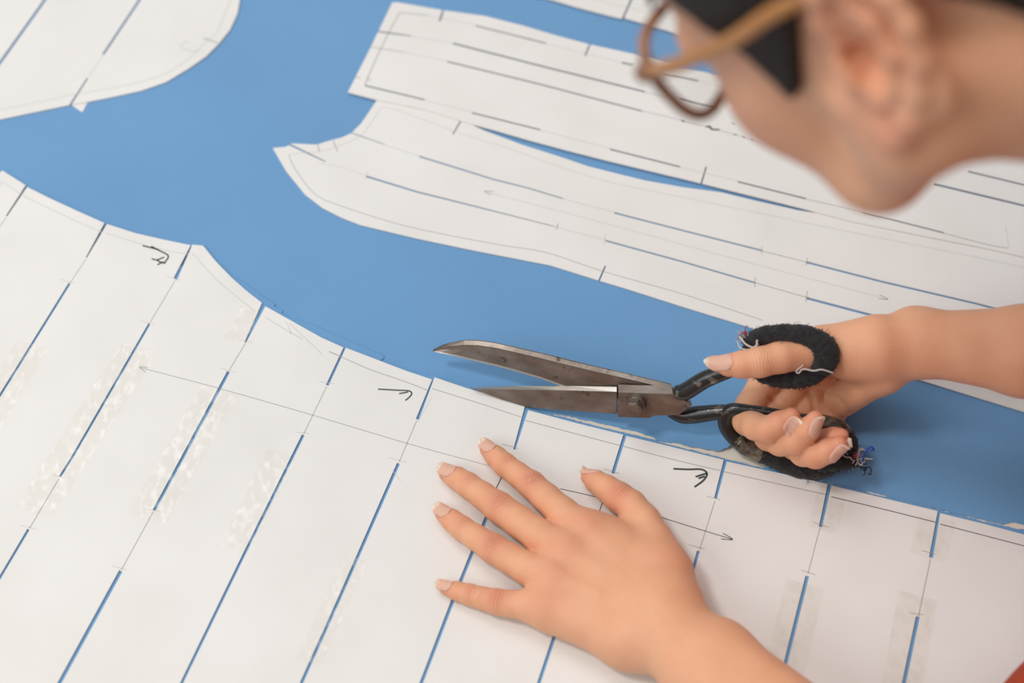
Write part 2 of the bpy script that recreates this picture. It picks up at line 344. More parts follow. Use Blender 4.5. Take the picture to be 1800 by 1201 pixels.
C_l = [([(600, 258), (620, 250), (640, 236), (660, 208), (672, 192), (700, 197)], 1.3, 1), ([(700, 197), (800, 234), (900, 266), (1000, 302), (1080, 325), (1200, 350), (1340, 379), (1500, 412), (1680, 448), (1850, 484)], 1.2, 1), ([(508, 275), (530, 272), (570, 268), (600, 258)], 1.2, 1),
       ([(508, 275), (518, 298), (545, 335), (566, 352), (600, 365), (660, 385), (733, 405), (870, 432), (960, 447), (1060, 480), (1200, 520), (1340, 566)], 1.2, 2), ([(677, 258), (738, 277)], 1.3, 1), ([(990, 353), (1080, 376)], 1.3, 1), ([(1338, 444), (1418, 464)], 1.4, 2), ([(975, 402), (1065, 425)], 1.2, 1), ([(1327, 500), (1418, 526)], 1.4, 2), ([(560, 290), (600, 297), (645, 312)], 1.0, 1),
       ([(852, 340), (1050, 392), (1280, 455), (1560, 529)], 1.1, 1), ([(868, 340), (852, 339), (862, 346)], 1.5, 2), ([(1545, 521), (1560, 529), (1543, 528)], 1.5, 2), ([(1327, 490), (1326, 508)], 1.2, 2), ([(1418, 514), (1416, 534)], 1.2, 2), ([(1339, 437), (1338, 449)], 1.2, 2), ([(1418, 457), (1416, 470)], 1.2, 2), ([(1065, 414), (1061, 433)], 1.2, 1), ([(981, 396), (978, 406)], 1.5, 2), ([(559, 256), (562, 270)], 1.5, 2), ([(586, 250), (594, 269)], 1.5, 2), ([(647, 303), (642, 318)], 1.2, 1)]
pattern('pattern_piece', 'long curved white card pattern whose pointed tip aims left, in the middle of the cloth', C_out, C_s, C_l, .0007)
B_out = [(690, 9), (700, 9), (780, 23), (853, 33), (920, 50), (977, 67), (1037, 83), (1120, 101), (1187, 121), (1245, 133), (1400, 170), (1600, 218), (1800, 262), (1990, 305), (1990, 497), (1850, 468), (1727, 440), (1600, 415), (1493, 393),
         (1417, 373), (1333, 352), (1200, 319), (1133, 303), (1067, 287), (1000, 270), (933, 252), (867, 233), (813, 218), (747, 197), (662, 180), (612, 167), (650, 92)]
B_s = [slit([(665, 60), (723, 68)], 3, 2, 1), slit([(797, 81), (960, 123), (1133, 166)], 3), slit([(787, 113), (950, 153), (1128, 200)], 2.6), slit([(837, 50), (960, 81)], 2.4), slit([(642, 155), (747, 180)], 2.6), slit([(830, 203), (950, 233)], 2.6), slit([(1072, 267), (1195, 298)], 2.8),
       slit([(1296, 324), (1416, 354)], 2.8), slit([(1516, 378), (1658, 414)], 2.6), slit([(780, 21), (773, 42)], 3, 3, 1), slit([(1037, 82), (1028, 103)], 3, 2.4, 1), slit([(1232, 327), (1241, 297)], 2.6, 2.2, 1), slit([(1093, 115), (1113, 119)], 3), slit([(1160, 132), (1227, 147)], 3), slit([(1194, 179), (1258, 195)], 3.2),
       slit([(1640, 328), (1860, 381)], 3.6), slit([(1700, 306), (1870, 347)], 3)]
B_l = [([(703, 27), (753, 32)], 2, 2), ([(753, 32), (837, 49)], 1.4, 1), ([(960, 82), (1093, 115)], 1.3, 1), ([(1227, 147), (1300, 165)], 1.3, 1), ([(703, 27), (683, 64), (660, 112), (642, 154)], 1.8, 2), ([(723, 69), (797, 81)], 1.3, 1), ([(650, 87), (712, 97)], 1.8, 2), ([(712, 97), (787, 113)], 1.3, 1), ([(1133, 167), (1194, 179)], 1.4, 2),
       ([(1128, 200), (1200, 217), (1340, 255)], 1.4, 2), ([(747, 181), (830, 202)], 1.4, 1), ([(950, 234), (1072, 266)], 1.4, 1), ([(1195, 299), (1296, 323)], 1.3, 1), ([(1416, 355), (1516, 377)], 1.4, 2), ([(1658, 415), (1735, 435), (1770, 441)], 1.4, 2), ([(1766, 403), (1771, 440)], 1.0, 1), ([(1240, 228), (1247, 227), (1250, 232), (1264, 233)], 4, 3), ([(1198, 216), (1202, 219)], 4, 3),
       ([(1290, 241), (1293, 242)], 4, 3), ([(1305, 245), (1308, 246)], 4, 3), ([(1320, 249), (1323, 250)], 4, 3), ([(1285, 221), (1292, 223)], 3, 2), ([(624, 140), (634, 142)], 2, 2), ([(645, 142), (652, 146)], 3, 1)]
pattern('pattern_piece', 'long straight white card pattern with a square left end, below the eyeglasses', B_out, B_s, B_l, .0018)
D_out = [(800, -40), (945, -1), (963, 2), (1013, 17), (1055, 28), (1087, 36), (1094, 37), (1097, 36), (1143, 49), (1198, 66), (1320, 98), (1420, 125), (1480, -160), (760, -160)]
D_s = [slit([(1094, 38), (1111, 0), (1135, -55)], 3, 3, 1), slit([(955, 2), (975, -40)], 3, 2.5, 1)]
D_l = [([(1000, -8), (1038, 2), (1138, 27), (1220, 49)], 1.4, 1)]
pattern('pattern_piece', 'white card pattern cut off by the top edge, behind the eyeglasses', D_out, D_s, D_l, .0016)

# ------------------------------------------------------------------ tailor's shears
m, nt, b = mat('worn_steel', (.30, .27, .24), .38, .85)
c1 = ramp(nt, noise(nt, 45, 5, stretch=(1, 2.2, 2.2)), [(.30, (.17, .135, .11)), (.55, (.25, .21, .18)), (.75, (.34, .30, .27))])
c2 = ramp(nt, noise(nt, 120, 6, rough=.7), [(.60, (1, 1, 1)), (.70, (.22, .18, .14))])
mx = nt.nodes.new('ShaderNodeMix'); mx.data_type = 'RGBA'; mx.blend_type = 'MULTIPLY'; mx.inputs[0].default_value = .85
nt.links.new(c1, mx.inputs[6]); nt.links.new(c2, mx.inputs[7]); nt.links.new(mx.outputs[2], b.inputs['Base Color'])
nt.links.new(ramp(nt, noise(nt, 60, 4), [(.3, (.30,) * 3), (.7, (.5,) * 3)]), b.inputs['Roughness']); bump(nt, b, noise(nt, 260, 4), .12, .0006); M['steel'] = m
M['edge_steel'] = mat('ground_steel', (.52, .49, .44), .35, .9)[0]
m, nt, b = mat('black_enamel', (.012, .012, .014), .28, 0, .6)
c1 = ramp(nt, noise(nt, 110, 5, rough=.65), [(.58, (.012, .012, .013)), (.66, (.16, .13, .09)), (.75, (.34, .29, .22))])
nt.links.new(c1, b.inputs['Base Color']); bump(nt, b, noise(nt, 180, 4), .35, .0008); M['enamel'] = m
m, nt, b = mat('black_wrap', (.012, .012, .013), .85)
nt.links.new(ramp(nt, noise(nt, 340, 5, rough=.7), [(.4, (.007, .007, .008)), (.72, (.035, .034, .036))]), b.inputs['Base Color'])
bump(nt, b, noise(nt, 420, 5, rough=.7), .8, .0012); b.inputs['Sheen Weight'].default_value = .12; M['wrap'] = m
m, nt, b = mat('brown_tape', (.10, .075, .05), .22, 0, .6); b.inputs['Coat Weight'].default_value = .5
nt.links.new(ramp(nt, noise(nt, 160, 4), [(.4, (.025, .02, .016)), (.7, (.22, .17, .11))]), b.inputs['Base Color']); bump(nt, b, noise(nt, 120, 3), .6, .001); M['shiny_tape'] = m
for k, c in dict(thread_grey=(.42, .38, .37), thread_white=(.62, .57, .55), thread_red=(.36, .04, .08), thread_blue=(.015, .06, .42), thread_black=(.012, .012, .015)).items(): M[k] = mat(k, c, .8)[0]

SA = P(832, 683, .0022); SB = P(1410, 823, .0078)
SU = (SB - SA) / np.linalg.norm(SB - SA); _h = np.cross([0, 0, 1.0], SU); _h /= np.linalg.norm(_h)
_up = np.cross(SU, _h); _tau = math.radians(25)
SV = _up * math.cos(_tau) + _h * math.sin(_tau); SN = np.cross(SU, SV)              # SN looks at the camera side
if SN @ (CAM - SA) < 0: SN = -SN
def S(px, py, w=0.0): return plane_pt(px, py, SA + SN * (w / 1000), SN)             # a point w millimetres in front of the shears' plane
def SUV(px, py, w=0.0):
    d = S(px, py, w) - SA; return np.array([d @ SU, d @ SV])
def UVW(uv, w): return SA + SU * uv[0] + SV * uv[1] + SN * (w / 1000)
shears = tag(empty('tailor_shears', tuple(P(1118, 735))), 'old steel tailor shears with black cloth-wrapped handles, cutting the blue cloth', 'scissors')
def part(mb, name, mats, parent, smooth=False, bev=0):
    o = mb.build(name, mats, None, smooth)
    me = o.data; off = np.array(shears.location); co = np.empty(len(me.vertices) * 3); me.vertices.foreach_get('co', co)
    me.vertices.foreach_set('co', (co.reshape(-1, 3) - off).ravel()); me.update(); o.parent = parent
    if bev: q = o.modifiers.new('b', 'BEVEL'); q.width = bev; q.segments = 2; q.limit_method = 'ANGLE'; q.angle_limit = .6
    return o
def loft(mb, front, wf, back, wb, m=0, msides=None):
    """front / back: matching lists of in-plane points"""
    n = len(front); vs = [UVW(p, wf) for p in front] + [UVW(p, wb) for p in back]
    mb.add(vs, [tuple(range(n)), tuple(range(2 * n - 1, n - 1, -1))], m)
    for i in range(n): mb.add([vs[i], vs[(i + 1) % n], vs[(i + 1) % n + n], vs[i + n]], [(3, 2, 1, 0)], (msides or {}).get(i, m))
# the half on the camera's side: lower blade, block with the bolt, thumb ring
mb = MB()
fr = [SUV(*p, 3.2) for p in [(836, 684.5), (900, 685), (1000, 686.5), (1084, 689), (1084, 728), (1000, 722), (926, 716), (884, 703), (852, 691)]]
bk = [SUV(*p, 0) for p in [(826, 682), (900, 679), (1000, 678.6), (1084, 680)]] + fr[4:]
loft(mb, fr, 3.2, bk, 0, 0, {0: 1, 1: 1, 2: 1})
fr = [SUV(*p, 5.5) for p in [(1087, 690), (1183, 693), (1217, 712), (1192, 730), (1151, 730.5), (1141, 735), (1086, 733)]]
bk = [SUV(*p, 0) for p in [(1087, 676), (1180, 678.5)]] + [SUV(1214, 704, 0)] + fr[3:]
loft(mb, fr, 5.5, bk, 0, 0)
part(mb, 'blade', [M['steel'], M['edge_steel']], shears, bev=.0004)['label'] = 'lower blade'
# the far half: upper blade with its hollow ground inner face
top = [(760, 617), (775, 610), (790, 605.5), (815, 601), (840, 601.5), (870, 606), (900, 612.5), (950, 624), (1000, 636.5), (1050, 648.5), (1100, 660), (1140, 669.5), (1178, 678.5)]
bot = [(761, 618), (775, 621), (790, 624.5), (815, 630.5), (840, 636.5), (870, 643.5), (900, 651.5), (950, 666), (1000, 684), (1050, 697), (1100, 704), (1140, 708), (1178, 709)]
rows = []
for (a, c) in zip(top, bot):
    t, q = SUV(*a), SUV(*c); d = q - t; L = np.linalg.norm(d) + 1e-9; d /= L
    r1 = min(.0022, L * .2); r2 = min(.0032, L * .3)
    rows.append([UVW(t, -1.6), UVW(t + d * r1, 0), UVW(t + d * r2, -.75), UVW(t + d * (L * .55), -.95), UVW(q - d * min(.0012, L * .1), -.25), UVW(q, 0), UVW(q, -.5), UVW(t + d * L * .4, -3.2), UVW(t, -2.6)])
mb = MB(); k = len(rows[0]); n = len(rows); vs = [p for r in rows for p in r]
for i in range(n - 1):
    for j in range(k): mb.add([rows[i][j], rows[i + 1][j], rows[i + 1][(j + 1) % k], rows[i][(j + 1) % k]], [(3, 2, 1, 0)], 1 if j == 4 else 0)
mb.add(rows[-1], [tuple(range(k))[::-1]], 0); mb.add(rows[0], [tuple(range(k))], 0)
part(mb, 'blade', [M['steel'], M['edge_steel']], shears)['label'] = 'raised upper blade'
# pivot bolt
mb = MB(); bc = SUV(1119, 708, 5.5)
def disc(r, nn, w0, w1, m=0, rot=0, r1=None):
    a = [UVW(bc + np.array([math.cos(2 * math.pi * i / nn + rot), math.sin(2 * math.pi * i / nn + rot)]) * r, w0) for i in range(nn)]
    c = [UVW(bc + np.array([math.cos(2 * math.pi * i / nn + rot), math.sin(2 * math.pi * i / nn + rot)]) * (r1 or r), w1) for i in range(nn)]
    mb.add(a + c, [tuple(range(nn, 2 * nn))] + [(i, (i + 1) % nn, nn + (i + 1) % nn, nn + i) for i in range(nn)], m)
disc(.0062, 24, 5.4, 9.2, r1=.0056); disc(.0053, 6, 9.0, 14.5, rot=.3); disc(.0040, 24, 14.4, 14.9)
part(mb, 'pivot_bolt', M['steel'], shears, bev=.0003)

def px_tube(mb, pts, rads, w, n=12, m=0, flat=.9, closed=False, sub=5, jitter=0, seed=1):
    """pts (x, y[, w]) in pixels in the shears' plane, rads in millimetres"""
    q = [S(p[0], p[1], p[2] if len(p) > 2 else w) for p in pts]; rr = list(rads)
    if closed:
        full = spline(q[-2:] + q + q[:3], sub)[2 * sub:(2 + len(q)) * sub]; fr_ = np.interp(np.arange(len(full)) / sub, range(len(rr) + 1), rr + [rr[0]])
    else:
        full = spline(q, sub); fr_ = np.interp(np.linspace(0, len(rr) - 1, len(full)), range(len(rr)), rr)
    b0 = len(mb.v); mb.tube(full, fr_ / 1000, n, m, flat, SN, closed)
    if jitter:
        g = random.Random(seed)
        ctr = [p for p in full for _ in range(n)]
        for i in range(len(ctr)):
            c = ctr[i]; v = np.array(mb.v[b0 + i]); mb.v[b0 + i] = tuple(c + (v - c) * (1 + g.uniform(-jitter, jitter)))
    return full, fr_ / 1000
def fuzz(mb, full, rad, count, seed, m=0, ln=(.0012, .0035)):
    g = random.Random(seed)
    for _ in range(count):
        i = g.randrange(1, len(full) - 1); c = full[i] + (full[i + 1] - full[i]) * g.random(); t = full[i + 1] - full[i - 1]; t = t / np.linalg.norm(t)
        d = np.array([g.gauss(0, 1) for _ in range(3)]); d -= t * (d @ t); d /= np.linalg.norm(d)
        p = c + d * rad[i] * .97; L = g.uniform(*ln); e = d + t * g.uniform(-1.2, 1.2) + np.array([g.gauss(0, .5) for _ in range(3)])
        pts = [p, p + d * L * .4 + e * L * .1, p + e * L * .6]
        if min(q[2] for q in pts) < .0008: continue
        mb.tube(pts, [.00016, .00013, .00006], 4, m)
def tangle(mb, c, size, count, seed, m, r=.0003, squash=.7):
    g = random.Random(seed)
    for _ in range(count):
        p = np.array(c) + np.array([g.gauss(0, size * .35) for _ in range(3)]); d = np.array([g.gauss(0, 1) for _ in range(3)]); pts = [p]
        for _ in range(g.randint(4, 8)):
            d = d + np.array([g.gauss(0, .8) for _ in range(3)]) + (np.array(c) - p) / size * .6; d = d / np.linalg.norm(d)
            p = p + d * size * .33; p[2] = max(p[2], .0014); pts.append(p.copy())
        mb.tube(spline(pts, 4), r * g.uniform(.7, 1.3), 5, m)
# handle of the thumb ring
mb = MB()
px_tube(mb, [(1188, 690, 3), (1205, 688, 3), (1240, 667, 3), (1285, 650, 2), (1315, 640, 1), (1335, 645, 0)], [4.3, 5.4, 5.3, 4.6, 4.4, 4.2], 0, 14)
ring = [(1313, 622), (1322, 604), (1345, 593), (1385, 588), (1420, 594), (1443, 610), (1449, 630), (1437, 651), (1412, 662), (1380, 667), (1348, 661), (1325, 645)]
px_tube(mb, ring, [3.5] * 12, 0, 12, closed=True)
ha = part(mb, 'handle', M['enamel'], shears, True); ha['label'] = 'thumb handle'
mb = MB()
f, r = px_tube(mb, [(1312, 606, 1), (1322, 600, 1), (1345, 590, 0), (1385, 586, 0), (1420, 592, -1), (1445, 608, -1), (1451, 630, 0), (1440, 650, 1)], [4.6, 5.4, 5.6, 5.4, 6.4, 7.8, 8.0, 6.6], 0, 16, sub=9, jitter=.07, seed=3)
fuzz(mb, f, r, 170, 5)
part(mb, 'cloth_wrap', M['wrap'], ha, True)
mb = MB()
f, r = px_tube(mb, [(1452, 652, 1), (1435, 660, 1), (1410, 664, 1), (1380, 665, 1), (1350, 662, 1), (1326, 655, 1)], [2.6, 4.6, 6.2, 6.4, 5.2, 3.2], 1, 16, sub=9, jitter=.12, seed=4)
fuzz(mb, f, r, 110, 6)
part(mb, 'cloth_wrap', M['wrap'], ha, True)
mb = MB(); tangle(mb, S(1303, 594, 2), .0045, 9, 1, 0); part(mb, 'loose_thread', M['thread_grey'], ha, True)
mb = MB(); tangle(mb, S(1304, 588, 2), .003, 4, 2, 0); part(mb, 'loose_thread', M['thread_red'], ha, True)
for l_, r_ in (([(1296, 600, 4), (1302, 612, 7), (1318, 614, 8), (1333, 605, 8)], .0004), ([(1300, 592, 5), (1312, 606, 8), (1328, 611, 8), (1331, 598, 8)], .0006),
               ([(1412, 642, 9), (1400, 652, 9), (1404, 656, 9), (1412, 649, 9), (1430, 652, 9), (1445, 650, 9), (1465, 656, 7)], .00045)):
    mb = MB(); mb.tube(spline([S(*p) for p in l_], 6), r_, 6); part(mb, 'loose_thread', M['thread_white'], ha, True)
# handle of the finger bow
mb = MB()
px_tube(mb, [(1178, 722, -3), (1200, 731, -3), (1225, 729, -3), (1258, 725, -3), (1285, 723, -3)], [4.0, 5.0, 5.4, 4.8, 4.2], -3, 14)
bow = [(1284, 721), (1320, 722), (1360, 727), (1400, 735), (1440, 743), (1472, 752), (1489, 770), (1487, 792), (1468, 812), (1440, 822), (1405, 818), (1370, 807), (1328, 793), (1298, 778), (1279, 757), (1274, 738)]
px_tube(mb, bow, [4.2, 3.5, 3.2, 3.3, 4.0, 4.6, 4.6, 4.4, 4.2, 4.2, 4.2, 4.2, 4.2, 4.2, 4.2, 4.4], -2, 14, closed=True)
hb = part(mb, 'handle', M['enamel'], shears, True); hb['label'] = 'finger bow handle resting on the cloth'
mb = MB(); px_tube(mb, [(1340, 798), (1325, 792), (1310, 786), (1296, 776)], [6.0, 5.8, 5.4, 4.8], -2, 12); part(mb, 'tape_wrap', M['shiny_tape'], hb, True); mb = MB()
px_tube(mb, [(1428, 740), (1450, 745), (1472, 752), (1486, 764)], [4.4, 5.4, 5.8, 5.2], -2, 12); part(mb, 'tape_wrap', M['shiny_tape'], hb, True, bev=0)
mb = MB(); f, r = px_tube(mb, [(1486, 764), (1491, 780), (1485, 796), (1468, 811), (1440, 822), (1410, 821), (1385, 814), (1360, 805), (1336, 797)], [5.2, 5.8, 5.8, 6.0, 7.0, 7.3, 6.6, 6.2, 5.6], -2, 16, sub=8, jitter=.07, seed=8)
fuzz(mb, f, r, 120, 9); part(mb, 'cloth_wrap', M['wrap'], hb, True)
mb = MB(); f, r = px_tube(mb, [(1440, 818, 2), (1465, 816, 3), (1490, 814, 3), (1506, 813, 3)], [4.5, 4.6, 4.2, 3.0], 2, 12, sub=6, jitter=.15, seed=10)
fuzz(mb, f, r, 90, 11, ln=(.0015, .0045)); part(mb, 'cloth_wrap', M['wrap'], hb, True)['label'] = 'frayed end of the black wrap'
mb = MB(); tangle(mb, S(1508, 806, 5), .006, 11, 5, 0, .00035); part(mb, 'loose_thread', M['thread_grey'], hb, True)
mb = MB(); tangle(mb, S(1516, 818, 4), .005, 7, 6, 0, .0003); part(mb, 'loose_thread', M['thread_black'], hb, True)
mb = MB(); tangle(mb, S(1500, 801, 5), .003, 4, 7, 0, .0003); part(mb, 'loose_thread', M['thread_red'], hb, True)
mb = MB(); mb.tube(spline([S(*p) for p in [(1516, 812, 5), (1519, 800, 7), (1524, 791, 8), (1531, 786, 8), (1536, 791, 7), (1530, 793, 7)]], 6), [.0006] * 31, 6); part(mb, 'loose_thread', M['thread_blue'], hb, True)

# ------------------------------------------------------------------ soft bodies: smooth unions of tapered limbs, meshed with surface nets
class RC:                                   # a tapered limb from a to b
    def __init__(s, a, b, ra, rb):
        s.a = np.array(a, float); s.b = np.array(b, float); s.ra = ra; s.rb = rb
        s.c = (s.a + s.b) / 2; s.r = np.linalg.norm(s.b - s.a) / 2 + max(ra, rb); s.ba = s.b - s.a; s.l2 = s.ba @ s.ba + 1e-12
    def lb(s, c): return np.linalg.norm(c - s.c) - s.r
    def ev(s, p, c, R, cull):
        if s.lb(c) - R > cull: return None
        pa = p - s.a; h = np.clip(pa @ s.ba / s.l2, 0, 1); d = pa - h[:, None] * s.ba
        return np.sqrt(np.einsum('ij,ij->i', d, d)) - (s.ra + (s.rb - s.ra) * h)
class EL:                                   # an ellipsoid: centre, rows of axes, radii
    def __init__(s, c, ax, r):
        s.c = np.array(c, float); s.ax = np.array(ax, float); s.rr = np.array(r, float); s.r = max(r)
    def ev(s, p, c, R, cull):
        if np.linalg.norm(c - s.c) - s.r - R > cull: return None
        q = (p - s.c) @ s.ax.T; k0 = np.linalg.norm(q / s.rr, axis=1); k1 = np.linalg.norm(q / s.rr ** 2, axis=1)
        return np.where(k1 > 1e-9, k0 * (k0 - 1) / np.maximum(k1, 1e-9), -s.rr.min())
def smin(a, b, k):
    if k <= 0: return np.minimum(a, b)
    h = np.clip(.5 + .5 * (b - a) / k, 0, 1); return b * (1 - h) + a * h - k * h * (1 - h)
class G:                                    # smooth union
    def __init__(s, kids, k): s.kids = kids; s.k = k
    def ev(s, p, c, R, cull):
        out = None
        for q in s.kids:
            v = q.ev(p, c, R, cull + s.k)
            if v is None: continue
            out = v if out is None else smin(out, v, s.k)
        return out
class SUB:                                  # a with b hollowed out
    def __init__(s, a, b, k): s.x = a; s.y = b; s.k = k
    def ev(s, p, c, R, cull):
        a = s.x.ev(p, c, R, cull)
        if a is None: return None
        b = s.y.ev(p, c, R, cull + s.k)
        return a if b is None else -smin(-a, b, s.k)
class FN:                                   # any function of the kid's distance
    def __init__(s, kid, f, extra=0.0): s.kid = kid; s.f = f; s.extra = extra
    def ev(s, p, c, R, cull):
        v = s.kid.ev(p, c, R, cull + s.extra)
        return None if v is None else s.f(p, v)

def surface(node, lo, hi, vox, B=12):
    lo = np.array(lo, float); n = np.ceil((np.array(hi) - lo) / vox).astype(int); nb = -(-n // B)
    ar = np.arange(B + 1); gx, gy, gz = np.meshgrid(ar, ar, ar, indexing='ij'); base = np.stack([gx, gy, gz], -1).reshape(-1, 3) * vox
    R = vox * B * math.sqrt(3) / 2; NY, NZ = int(nb[1] * B + 2), int(nb[2] * B + 2)
    key = lambda ijk: (ijk[..., 0].astype(np.int64) * NY + ijk[..., 1]) * NZ + ijk[..., 2]
    keys, verts, quads = [], [], []
    corner = [(0,0,0),(1,0,0),(0,1,0),(1,1,0),(0,0,1),(1,0,1),(0,1,1),(1,1,1)]
    edges = [(0,1),(2,3),(4,5),(6,7),(0,2),(1,3),(4,6),(5,7),(0,4),(1,5),(2,6),(3,7)]
    # coarse pass over 4 x 4 x 4 groups of blocks
    todo = []
    S4 = 4
    for I in range(0, nb[0], S4):
        for J in range(0, nb[1], S4):
            for K in range(0, nb[2], S4):
                c = lo + (np.array([I, J, K]) + S4 / 2) * B * vox; RR = R * S4
                v = node.ev(c[None], c, RR, .002)
                if v is None or abs(v[0]) > RR * 1.6 + .01: continue
                todo += [(i, j, k) for i in range(I, min(I + S4, nb[0])) for j in range(J, min(J + S4, nb[1])) for k in range(K, min(K + S4, nb[2]))]
    for ijk in todo:
        o = lo + np.array(ijk) * B * vox; c = o + B * vox / 2
        v = node.ev(c[None], c, R, .002)
        if v is None or abs(v[0]) > R * 1.5 + .004: continue
        v = node.ev(o + base, c, R + vox, .002)
        if v is None: continue
        D = v.reshape(B + 1, B + 1, B + 1); sg = D < 0
        cs = np.stack([sg[a:a + B, b:b + B, d:d + B] for a, b, d in corner], -1); sm = cs.sum(-1); act = (sm > 0) & (sm < 8)
        if not act.any(): continue
        idx = np.argwhere(act); dv = np.stack([D[a:a + B, b:b + B, d:d + B][act] for a, b, d in corner], -1)
        acc = np.zeros((len(idx), 3)); cnt = np.zeros(len(idx)); cc = np.array(corner, float)
        for a, b in edges:
            x = (dv[:, a] < 0) != (dv[:, b] < 0); t = np.where(x, dv[:, a] / np.where(x, dv[:, a] - dv[:, b], 1), 0)
            acc += np.where(x[:, None], cc[a] + (cc[b] - cc[a]) * t[:, None], 0); cnt += x
        pos = o + (idx + acc / cnt[:, None]) * vox
        for _ in range(2):                   # settle the points on the surface
            e = vox * .25; f0 = node.ev(pos, c, R + 2 * vox, .002); g = np.zeros_like(pos)
            for ax in range(3):
                d = np.zeros(3); d[ax] = e; g[:, ax] = (node.ev(pos + d, c, R + 2 * vox, .002) - node.ev(pos - d, c, R + 2 * vox, .002)) / (2 * e)
            st = (f0 / np.maximum((g * g).sum(1), .3))[:, None] * g; ln = np.linalg.norm(st, axis=1, keepdims=True)
            pos = pos - st * np.minimum(1, vox * .6 / np.maximum(ln, 1e-9))
        gi = idx + np.array(ijk) * B
        keys.append(key(gi)); verts.append(pos)
        for ax in range(3):
            sl0 = [slice(0, B)] * 3; sl1 = [slice(0, B)] * 3; sl1[ax] = slice(1, B + 1)
            a = sg[tuple(sl0)]; b = sg[tuple(sl1)]; x = a != b
            if not x.any(): continue
            p = np.argwhere(x) + np.array(ijk) * B; fl = a[x]; u, w = [(1, 2), (2, 0), (0, 1)][ax]
            du = np.zeros(3, int); du[u] = 1; dw = np.zeros(3, int); dw[w] = 1
            q = np.stack([key(p), key(p - du), key(p - du - dw), key(p - dw)], 1)
            q[~fl] = q[~fl][:, ::-1]; quads.append(q)
    keys = np.concatenate(keys); verts = np.concatenate(verts); quads = np.concatenate(quads)
    order = np.argsort(keys); keys = keys[order]; verts = verts[order]
    ix = np.searchsorted(keys, quads); ix = np.minimum(ix, len(keys) - 1); ok = (keys[ix] == quads).all(1)
    return verts, ix[ok]
def np_mesh(name, v, q, smooth=True):
    me = bpy.data.meshes.new(name); me.vertices.add(len(v)); me.vertices.foreach_set('co', v.astype(np.float32).ravel())
    me.loops.add(q.size); me.loops.foreach_set('vertex_index', q.astype(np.int32).ravel())
    me.polygons.add(len(q)); me.polygons.foreach_set('loop_start', np.arange(0, q.size, 4, dtype=np.int32))
    me.update(calc_edges=True); me.validate()
    if smooth: me.polygons.foreach_set('use_smooth', [True] * len(me.polygons))
    return me
def chain(pts, rads, k=.002): return G([RC(pts[i], pts[i + 1], rads[i], rads[i + 1]) for i in range(len(pts) - 1)], k)
nrm = lambda v: np.array(v, float) / np.linalg.norm(v)
VOX = 0.0016

# ---- the left hand, flat on the big pattern.  Z8: pixel of the 700 x 461 detail at (720, 740), h: height of the bone line in mm
ZT = .0024
def Z8(x, y, h): return P(720 + x * .3889, 740 + y * .389, h / 1000)
LF = {
    'index':  [(800, 500, 18.5, 10.3), (690, 418, 16, 9.5), (620, 352, 14.5, 8.6), (550, 288, 13, 8.1), (490, 243, 11, 7.1), (431, 199, 9.6, 6.9), (392, 163, 8.2, 6.3), (355, 128, 7.2, 5.1)],
    'middle': [(712, 598, 19.5, 10.5), (588, 522, 17, 9.8), (495, 455, 15, 9.1), (400, 388, 13.5, 8.9), (330, 337, 11.6, 7.7), (262, 289, 10, 7.3), (215, 260, 8.6, 6.7), (172, 237, 7.4, 5.4)],
    'ring':   [(640, 715, 18.5, 10), (530, 665, 16.5, 9.2), (450, 620, 14.5, 8.5), (372, 574, 13, 8.3), (300, 527, 11.2, 7.2), (234, 483, 9.6, 6.9), (192, 450, 8.2, 6.2), (152, 418, 7.2, 5.0)],
    'pinky':  [(612, 838, 15.5, 9.2), (530, 834, 14, 8.4), (460, 828, 12.5, 7.5), (393, 818, 11.2, 7.1), (330, 802, 9.6, 6.2), (272, 786, 8.6, 5.9), (215, 770, 7.4, 5.2), (165, 754, 6.4, 4.1)],
    'thumb':  [(1160, 685, 20, 14.2), (1103, 545, 17.5, 11.2), (1056, 455, 15, 10.0), (1000, 382, 13, 9.0), (945, 345, 12, 8.9), (890, 305, 10.5, 7.7), (845, 277, 9.4, 6.6), (808, 254, 8.6, 4.6)],
}
LJ = {k: [Z8(*q[:3]) for q in v] for k, v in LF.items()}
lfing = [chain(LJ[k], [q[3] / 1000 for q in LF[k]], .002) for k in LF]
LW = P(1240, 1174, .028); LF2 = P(1345, 1270, .036); ld = nrm(LF2 - LW); LE = LW + ld * .235; LE[2] = .078; ls = nrm(np.cross([0, 0, 1], ld))
carp = {'index': (1145, 800, 22, 13), 'middle': (1110, 835, 22, 13), 'ring': (1070, 865, 21, 13), 'pinky': (1020, 905, 19.5, 13)}
lpalm = [RC(LJ[k][0], Z8(*carp[k][:3]), LF[k][0][3] / 1000, carp[k][3] / 1000) for k in carp]
lpalm += [RC(Z8(*carp[k][:3]), LW + ls * o, .013, .0135) for k, o in (('index', -.007), ('middle', -.003), ('ring', .004), ('pinky', .010))]
lpalm += [RC(Z8(650, 872, 13), Z8(985, 990, 18), .0100, .0140), RC(Z8(985, 990, 18), LW + ls * .010, .0140, .0145),      # heel of the hand
          RC(Z8(900, 505, 14), Z8(1080, 620, 17), .0085, .0115), RC(Z8(830, 520, 15), Z8(1050, 640, 18), .009, .012),       # web towards the thumb
          RC(Z8(1150, 690, 20), Z8(1182, 868, 21), .0142, .0148), RC(Z8(1182, 868, 21), LW - ls * .006, .0150, .0140)]
ltend = [RC(LJ[k][0] + [0, 0, .0068], Z8(carp[k][0] * .5 + LF[k][0][0] * .5, carp[k][1] * .5 + LF[k][0][1] * .5, 30.0), .0026, .0018) for k in ('index', 'middle', 'ring')]
